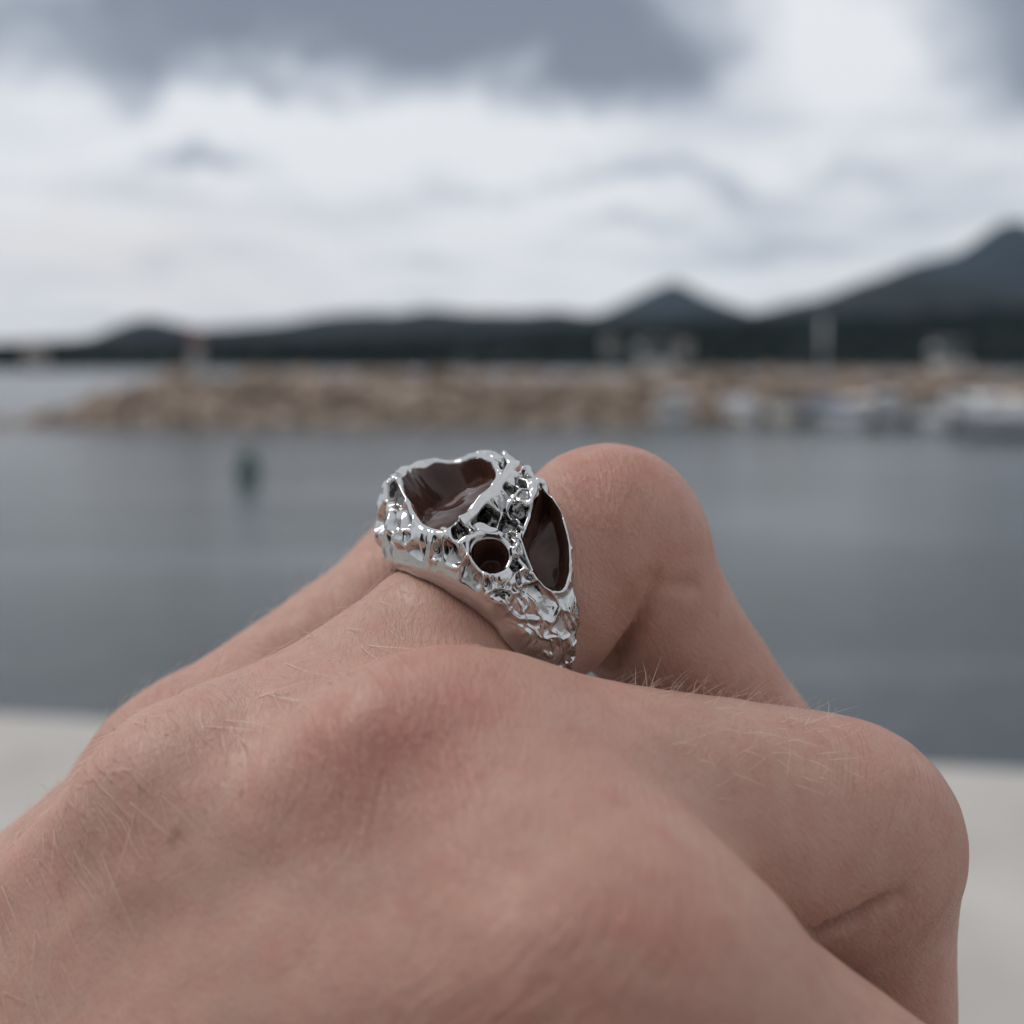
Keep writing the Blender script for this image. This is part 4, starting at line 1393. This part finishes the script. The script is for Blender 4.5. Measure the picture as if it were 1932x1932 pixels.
# ---------------------------------------------------------------- the ring
def build_ring():
    A, B = mm(426, 1500, 98), mm(1144, 1032, 111)
    ax = (B - A) / np.linalg.norm(B - A)
    C = mm(905, 1165, 106.6)
    C = A + ax * np.dot(C - A, ax)
    n = np.array([-.55, .56, -.62])
    n = n - ax * (n @ ax)
    n /= np.linalg.norm(n)
    v = np.cross(ax, n)
    # outline of the band over the angle round the finger (degrees, 0 = top, negative = towards the eye)
    T0 = [-180, -120, -95, -79, -55, -38, -22, 0, 20, 33, 60, 90, 130, 180]
    S0 = [-1.2, -1.0, -.8, -1.0, -1.9, -2.5, -3.2, -4.2, -4.4, -4.3, -3.9, -2.2, -1.3, -1.2]
    T1 = [-180, -120, -96, -84, -73, -58, -45, -30, -15, -4, 10, 30, 50, 70, 90, 120, 180]
    S1 = [1.6, 1.9, 3.3, 4.2, 4.9, 5.5, 6.6, 7.8, 8.3, 8.6, 8.6, 8.4, 7.6, 6.3, 4.5, 2.2, 1.6]
    TR = [-180, -120, -90, -60, -35, -10, 10, 26, 42, 60, 85, 120, 180]
    RB = [9.3, 9.3, 9.45, 10.4, 11.3, 12.2, 13.2, 13.9, 13.7, 12.6, 10.9, 9.7, 9.4]
    NT_, NS = 1300, 200
    th = np.linspace(-180, 180, NT_, endpoint=False)

    def smooth_interp(x, xp, fp):
        y = np.interp(x, xp, fp)
        k = np.hanning(61)
        k /= k.sum()
        return np.convolve(np.concatenate([y[-30:], y, y[:30]]), k, 'valid')
    s0, s1, rb = smooth_interp(th, T0, S0), smooth_interp(th, T1, S1), smooth_interp(th, TR, RB)
    s0 = s0 + .14 * vnoise(np.stack([th / 9, th * 0, th * 0], -1), 1)
    s1 = s1 + .30 * vnoise(np.stack([th / 6, th * 0 + 3, th * 0], -1), 2)
    tt = np.linspace(0, 1, NS)
    S = s0[:, None] + (s1 - s0)[:, None] * tt[None]
    TH = np.repeat(th[:, None], NS, 1)
    RB_ = np.repeat(rb[:, None], NS, 1)
    topw = sm(-18, 24, TH) * sm(95, 60, TH)
    RB_ = RB_ - .24 * (np.clip(S, -1, 8) - 2.6) * topw + 1.0 * np.exp(-((S - 2.2) / 2.3) ** 2) * topw + .85 * np.exp(-((S - 4.2) / 1.5) ** 2) * topw * sm(10, 26, TH)
    RAD = np.radians(TH)
    X = RAD * 11.5
    p3 = np.stack([11.5 * np.cos(RAD), 11.5 * np.sin(RAD), S], -1)
    wx = X + .55 * vnoise(p3 * .7, 5) + .06 * vnoise(p3 * 2.2, 6)      # wandering coordinates for the casting marks
    ws = S + .55 * vnoise(p3 * .7, 7) + .06 * vnoise(p3 * 2.2, 8)
    qx = X + .16 * vnoise(p3 * .9, 15)                                 # steadier ones for the hollows
    qs = S + .16 * vnoise(p3 * .9, 17)

    def poly_sd(poly, ux, us):
        q = np.array([(math.radians(a) * 11.5, s) for a, s in poly])
        m = len(q)
        pts = []
        for i in range(m):                                             # a smooth closed curve through the corners
            p0, p1, p2, p3_ = q[i - 1], q[i], q[(i + 1) % m], q[(i + 2) % m]
            for u in np.linspace(0, 1, 6, endpoint=False):
                pts.append(.5 * ((2 * p1) + (-p0 + p2) * u + (2 * p0 - 5 * p1 + 4 * p2 - p3_) * u * u + (-p0 + 3 * p1 - 3 * p2 + p3_) * u ** 3))
        q = np.array(pts)
        m = len(q)
        d = np.full(ux.shape, 1e9)
        inside = np.zeros(ux.shape, bool)
        for i in range(m):
            a, b = q[i], q[(i + 1) % m]
            ab = b - a
            t_ = np.clip(((ux - a[0]) * ab[0] + (us - a[1]) * ab[1]) / max(ab @ ab, 1e-9), 0, 1)
            d = np.minimum(d, np.hypot(ux - a[0] - t_ * ab[0], us - a[1] - t_ * ab[1]))
            c = (a[1] > us) != (b[1] > us)
            with np.errstate(divide='ignore', invalid='ignore'):
                xi = (b[0] - a[0]) * (us - a[1]) / (b[1] - a[1]) + a[0]
            inside ^= c & (ux < xi)
        return np.where(inside, -d, d)

    def line_d(pts, ux=None, us=None):
        ux, us = (qx, qs) if ux is None else (ux, us)
        d = np.full(ux.shape, 1e9)
        q = [np.array((math.radians(a) * 11.5, s)) for a, s in pts]
        for a, b in zip(q[:-1], q[1:]):
            ab = b - a
            t_ = np.clip(((ux - a[0]) * ab[0] + (us - a[1]) * ab[1]) / (ab @ ab), 0, 1)
            d = np.minimum(d, np.hypot(ux - a[0] - t_ * ab[0], us - a[1] - t_ * ab[1]))
        return d
    big = poly_sd([(31, 1.0), (38, 2.6), (39, 4.2), (36, 5.8), (27, 6.7), (15, 6.6), (5, 6.0), (-2, 5.0), (-5.0, 3.9), (-6.2, 2.9), (-7.8, 1.6), (-9.8, .5),
                   (-11.2, -.4), (-10.2, -1.4), (-2, -2.1), (9, -1.5), (22, -.3)], qx, qs)
    hole = np.hypot((X - math.radians(-29.0) * 11.5) * .96, S - .45) - 1.36 + .08 * vnoise(p3 * 1.1, 41)
    rcav = poly_sd([(-17.0, 7.4), (-22.5, 5.9), (-29.5, 4.0), (-36.8, 3.1), (-46.6, 2.7), (-54.0, 3.1), (-56.0, 4.1), (-50.3, 5.3), (-39.4, 6.6), (-26.8, 7.5)], qx, qs)
    far = poly_sd([(58, -1.2), (70, -.6), (78, .6), (74, 2.2), (62, 3.6), (53, 2.6), (51, .6)], qx, qs)

    ws = ws + .75 * np.minimum(S - .3, 0) * sm(-22, -2, TH)            # the front wall is steep: keep its pockets round

    def worley(npts, seed, stretch=1.0):
        """pockets between ridges, as lost-wax casting leaves them"""
        r = np.random.default_rng(seed)
        pts = np.stack([r.uniform(-np.pi, np.pi, npts) * 11.5, r.uniform(-9.5, 9, npts)], -1)
        f1 = np.full(wx.shape, 1e9)
        f2 = np.full(wx.shape, 1e9)
        for q in pts:
            d = np.hypot((wx - q[0]) * stretch, (ws - q[1]))
            m = d < f1
            f2 = np.where(m, f1, np.minimum(f2, d))
            f1 = np.minimum(f1, d)
        return f1, f2
    f1, f2 = worley(590, 4, .9)
    g1, g2 = worley(480, 9, .40)
    e1, e2 = f2 - f1, g2 - g1
    pockets = .40 * np.exp(-(e1 / .26) ** 2) - .42 * sm(.16, .75, e1) + .30 * vnoise(p3 * .9, 13) + .05 * vnoise(p3 * 2.6, 12)
    cracks = .17 * np.exp(-(e2 / .10) ** 2) - .14 * sm(.08, .6, e2) + .05 * vnoise(p3 * .7, 15) + .035 * np.sin(wx * 3.3 + 2.0 * vnoise(p3 * .7, 16))
    low = sm(-42, -54, TH)                       # the scaly lower part
    tex = pockets * (1 - low) + cracks * low
    for _ in range(2):                            # worn, flowing edges
        tex = (np.roll(tex, 1, 0) + tex * 2 + np.roll(tex, -1, 0)) / 4
        tex[:, 1:-1] = (tex[:, :-2] + tex[:, 1:-1] * 2 + tex[:, 2:]) / 4
    tex = tex + .018 * vnoise(p3 * 3.6, 55)
    # smooth border on the skin side
    bord = np.where(TH < -15, sm(.5, 1.9, S - s0[:, None]), sm(.2, .9, S - s0[:, None]))
    calm = bord.copy()
    for d, w_ in ((big, .75), (hole, .70), (rcav, .45)):
        calm *= sm(.15, w_, d)
    scroll = line_d([(7, 7.7), (1, 7.1), (-4.5, 5.9), (-8.6, 4.3), (-9.8, 2.9), (-12.2, 1.5), (-13.6, .3)])
    nose = line_d([(-18, 5.4), (-22.0, 4.3), (-26.5, 3.0), (-36.5, 2.35), (-45, 1.7)])
    knob = line_d([(-20.5, 5.6), (-20.4, 5.7)])
    knob2 = line_d([(6.5, 7.75), (6.6, 7.8)])
    arm = line_d([(-12.0, -1.0), (-16.5, -.9), (-19.5, -.3)])
    strip = line_d([(-44, -.9), (-50, -.7), (-57, -.1), (-62, .9)])
    calm *= sm(.26, .52, scroll) * sm(.2, .7, knob)
    h = .46 * np.exp(-((big - .36) / .32) ** 2)
    h += .46 * np.exp(-((hole - .40) / .34) ** 2)
    h += .36 * np.exp(-((rcav - .28) / .26) ** 2)
    h += .40 * np.exp(-((far - .30) / .30) ** 2)
    h += .62 * np.exp(-(scroll / .38) ** 4)
    h += .34 * np.exp(-(nose / .33) ** 2)
    h += .60 * np.exp(-(knob / .62) ** 2) + .55 * np.exp(-(knob2 / .8) ** 2)
    h += .25 * np.exp(-(arm / .4) ** 2)
    h += .34 * np.exp(-(strip / .30) ** 2) - .18 * np.exp(-(strip / .9) ** 2)
    # lumpy outer wall under the largest hollow
    h += (.30 * vnoise(p3 * .6, 71) + .12 * vnoise(p3 * 1.2, 72)) * sm(-4, 10, TH) * sm(.5, 1.2, big)
    # sagging saddle between the hollows
    h -= .40 * np.exp(-((scroll - .75) / .32) ** 2) * sm(.2, .6, big) * sm(.2, .6, hole)
    h -= .60 * sm(1.9, .6, np.hypot(X - math.radians(-18.5) * 11.5, S - 3.0)) * sm(.3, .9, scroll)
    h *= sm(-180, -150, TH) * .85 + .15
    R = RB_ + h
    # the narrow lower band is domed across
    mid_s = (s0 + s1)[:, None] / 2
    R -= 1.1 * (np.clip(np.abs(S - mid_s - .3) / (s1 - s0)[:, None] * 2, 0, 1) ** 2) * low * sm(.1, .8, rcav)
    # hollows
    wob = .20 * vnoise(p3 * .55, 30)
    floor_big = 11.0 + .8 * sm(24, -12, TH) + wob + .06 * vnoise(p3 * 1.1, 33)
    k = sm(.06, -.50, big)
    R = R * (1 - k) + floor_big * k
    k = sm(.06, -.45, hole)
    R = R * (1 - k) + (9.2 + .55 * np.exp(-((hole + 1.6) / .5) ** 2)) * k
    k = sm(.06, -.48, rcav)
    R = R * (1 - k) + (9.25 + wob + .08 * (S - 4.0)) * k
    k = sm(.08, -.6, far)
    R = R * (1 - k) + (9.6 + wob) * k
    # round off both edges down to the skin
    e0 = S - s0[:, None]
    e1_ = s1[:, None] - S
    w0 = np.interp(th, [-180, -90, -50, -20, 10, 26, 40, 90, 180], [.7, .9, 1.4, 2.2, 3.0, 3.6, 3.4, 1.4, .7])[:, None]
    lip = 8.5
    f0 = np.clip(e0 / w0, 0, 1)
    f0 = (np.sqrt(1 - (1 - f0) ** 2) * .7 + .3 * f0) * (1 - .35 * topw) + .35 * topw * f0
    f1_ = np.sqrt(1 - (1 - np.clip(e1_ / .75, 0, 1)) ** 2)
    R = lip + (R - lip) * f0
    R = lip + (R - lip) * f1_
    # casting marks stand out square to the surface
    calm = calm * sm(0, .8, e0) * sm(0, .6, e1_) * (sm(-180, -150, TH) * .85 + .15) * (big > 0) * (hole > 0) * (rcav > 0) * (far > 0)
    P = (R * np.cos(RAD))[..., None] * n + (R * np.sin(RAD))[..., None] * v + S[..., None] * ax
    du = np.roll(P, -2, 0) - np.roll(P, 2, 0)
    dv = np.gradient(P, axis=1)
    nrm = np.cross(du, dv)
    nrm /= np.maximum(np.linalg.norm(nrm, axis=-1, keepdims=True), 1e-9)
    nrm *= np.sign(np.einsum('ijk,ijk->ij', nrm, np.cos(RAD)[..., None] * n + np.sin(RAD)[..., None] * v))[..., None]
    P = P + nrm * (tex * calm)[..., None]
    # inner wall
    NI = 10
    ti = np.linspace(1, 0, NI)
    Si = s0[:, None] + (s1 - s0)[:, None] * (ti[None] * .96 + .02)
    Ri = 8.0
    ra = np.radians(th)[:, None]
    Pi = (Ri * np.cos(ra))[..., None] * n + (Ri * np.sin(ra))[..., None] * v + Si[..., None] * ax
    allp = np.concatenate([P, Pi], 1)
    nn = NS + NI
    idx = np.arange(NT_ * nn).reshape(NT_, nn)
    i2 = np.roll(idx, -1, 0)
    j2 = np.roll(idx, -1, 1)
    ij = np.roll(i2, -1, 1)
    F = np.stack([idx, i2, ij, j2], -1)
    wo = to_world(C[None])[0]
    W = to_world(C + allp.reshape(-1, 3)) - wo
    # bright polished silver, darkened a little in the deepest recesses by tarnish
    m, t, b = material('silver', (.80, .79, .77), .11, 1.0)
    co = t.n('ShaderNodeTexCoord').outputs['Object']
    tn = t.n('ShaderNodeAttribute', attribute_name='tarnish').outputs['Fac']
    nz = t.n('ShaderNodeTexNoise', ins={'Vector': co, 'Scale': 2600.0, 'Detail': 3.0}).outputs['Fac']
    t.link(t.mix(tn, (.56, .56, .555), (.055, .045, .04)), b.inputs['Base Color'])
    t.link(t.n('ShaderNodeMapRange', ins={0: nz, 1: .35, 2: .75, 3: .05, 4: .20}).outputs[0], b.inputs['Roughness'])
    n2 = t.n('ShaderNodeTexNoise', ins={'Vector': co, 'Scale': 1500.0, 'Detail': 2.0}).outputs['Fac']
    t.link(t.n('ShaderNodeBump', ins={'Height': n2, 'Strength': .20, 'Distance': .00004}).outputs[0], b.inputs['Normal'])
    me_, te, be = material('brown_enamel', (.050, .026, .021), .12, 0, .32)
    co = te.n('ShaderNodeTexCoord').outputs['Object']
    nz = te.n('ShaderNodeTexNoise', ins={'Vector': co, 'Scale': 330.0, 'Detail': 3.0}).outputs['Fac']
    te.link(te.ramp(nz, [(.3, (.034, .015, .011)), (.7, (.075, .033, .024))]), be.inputs['Base Color'])
    te.link(te.n('ShaderNodeBump', ins={'Height': nz, 'Strength': .05, 'Distance': .0004}).outputs[0], be.inputs['Normal'])
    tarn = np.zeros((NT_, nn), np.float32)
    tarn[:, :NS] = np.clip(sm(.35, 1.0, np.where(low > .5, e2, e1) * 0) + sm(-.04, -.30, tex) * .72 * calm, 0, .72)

    def patch(name, W_, F_, mat, parent=None):
        f = F_.reshape(-1, 4)
        u, inv = np.unique(f, return_inverse=True)
        o = mesh_obj(name, W_[u], inv.reshape(-1, 4), mat, parent, True, wo if parent is None else (0, 0, 0))
        at = o.data.attributes.new('tarnish', 'FLOAT', 'POINT')
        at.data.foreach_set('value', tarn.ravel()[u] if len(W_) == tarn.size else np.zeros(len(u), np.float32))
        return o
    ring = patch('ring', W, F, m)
    tag(ring, 'chunky cast silver skull ring with brown hollows on the ring finger', 'ring')
    for k, lab in ((1, 'largest brown enamelled hollow, on top of the ring'), (2, 'small round brown hollow like an eye socket'), (3, 'narrow almond shaped brown hollow'), (4, None)):
        # a coat of enamel that thickens from nothing just below the rim
        d = (big, hole, rcav, far)[k - 1] + .05 * vnoise(p3 * 1.6, 60 + k)
        Re = R + .12 * sm(.02, -.14, d) - .03
        Pe = (Re * np.cos(RAD))[..., None] * n + (Re * np.sin(RAD))[..., None] * v + S[..., None] * ax
        We = to_world(C + Pe.reshape(-1, 3)) - wo
        ie = np.arange(NT_ * NS).reshape(NT_, NS)
        Fe = np.stack([ie[:-1, :-1], ie[1:, :-1], ie[1:, 1:], ie[:-1, 1:]], -1)
        e = patch('enamel', We, Fe[d[:-1, :-1] < .08], me_, ring)
        if lab:
            e['label'] = lab
    return ring


build_ring()


# ---------------------------------------------------------------- air
def build_haze():
    b = MB().box((0, 3200, 248.5), (8600, 6900, 504))
    m = bpy.data.materials.new('haze')
    m.use_nodes = True
    t = NT(m.node_tree)
    v = t.n('ShaderNodeVolumePrincipled', ins={'Color': (.48, .70, 1.0, 1), 'Density': HAZE, 'Anisotropy': .0})
    t.n('ShaderNodeOutputMaterial', ins={'Volume': v.outputs[0]})
    o = b.build('haze', m)
    tag(o, 'thin bluish haze over the bay', kind='stuff')


HAZE = 0.000032
build_haze()
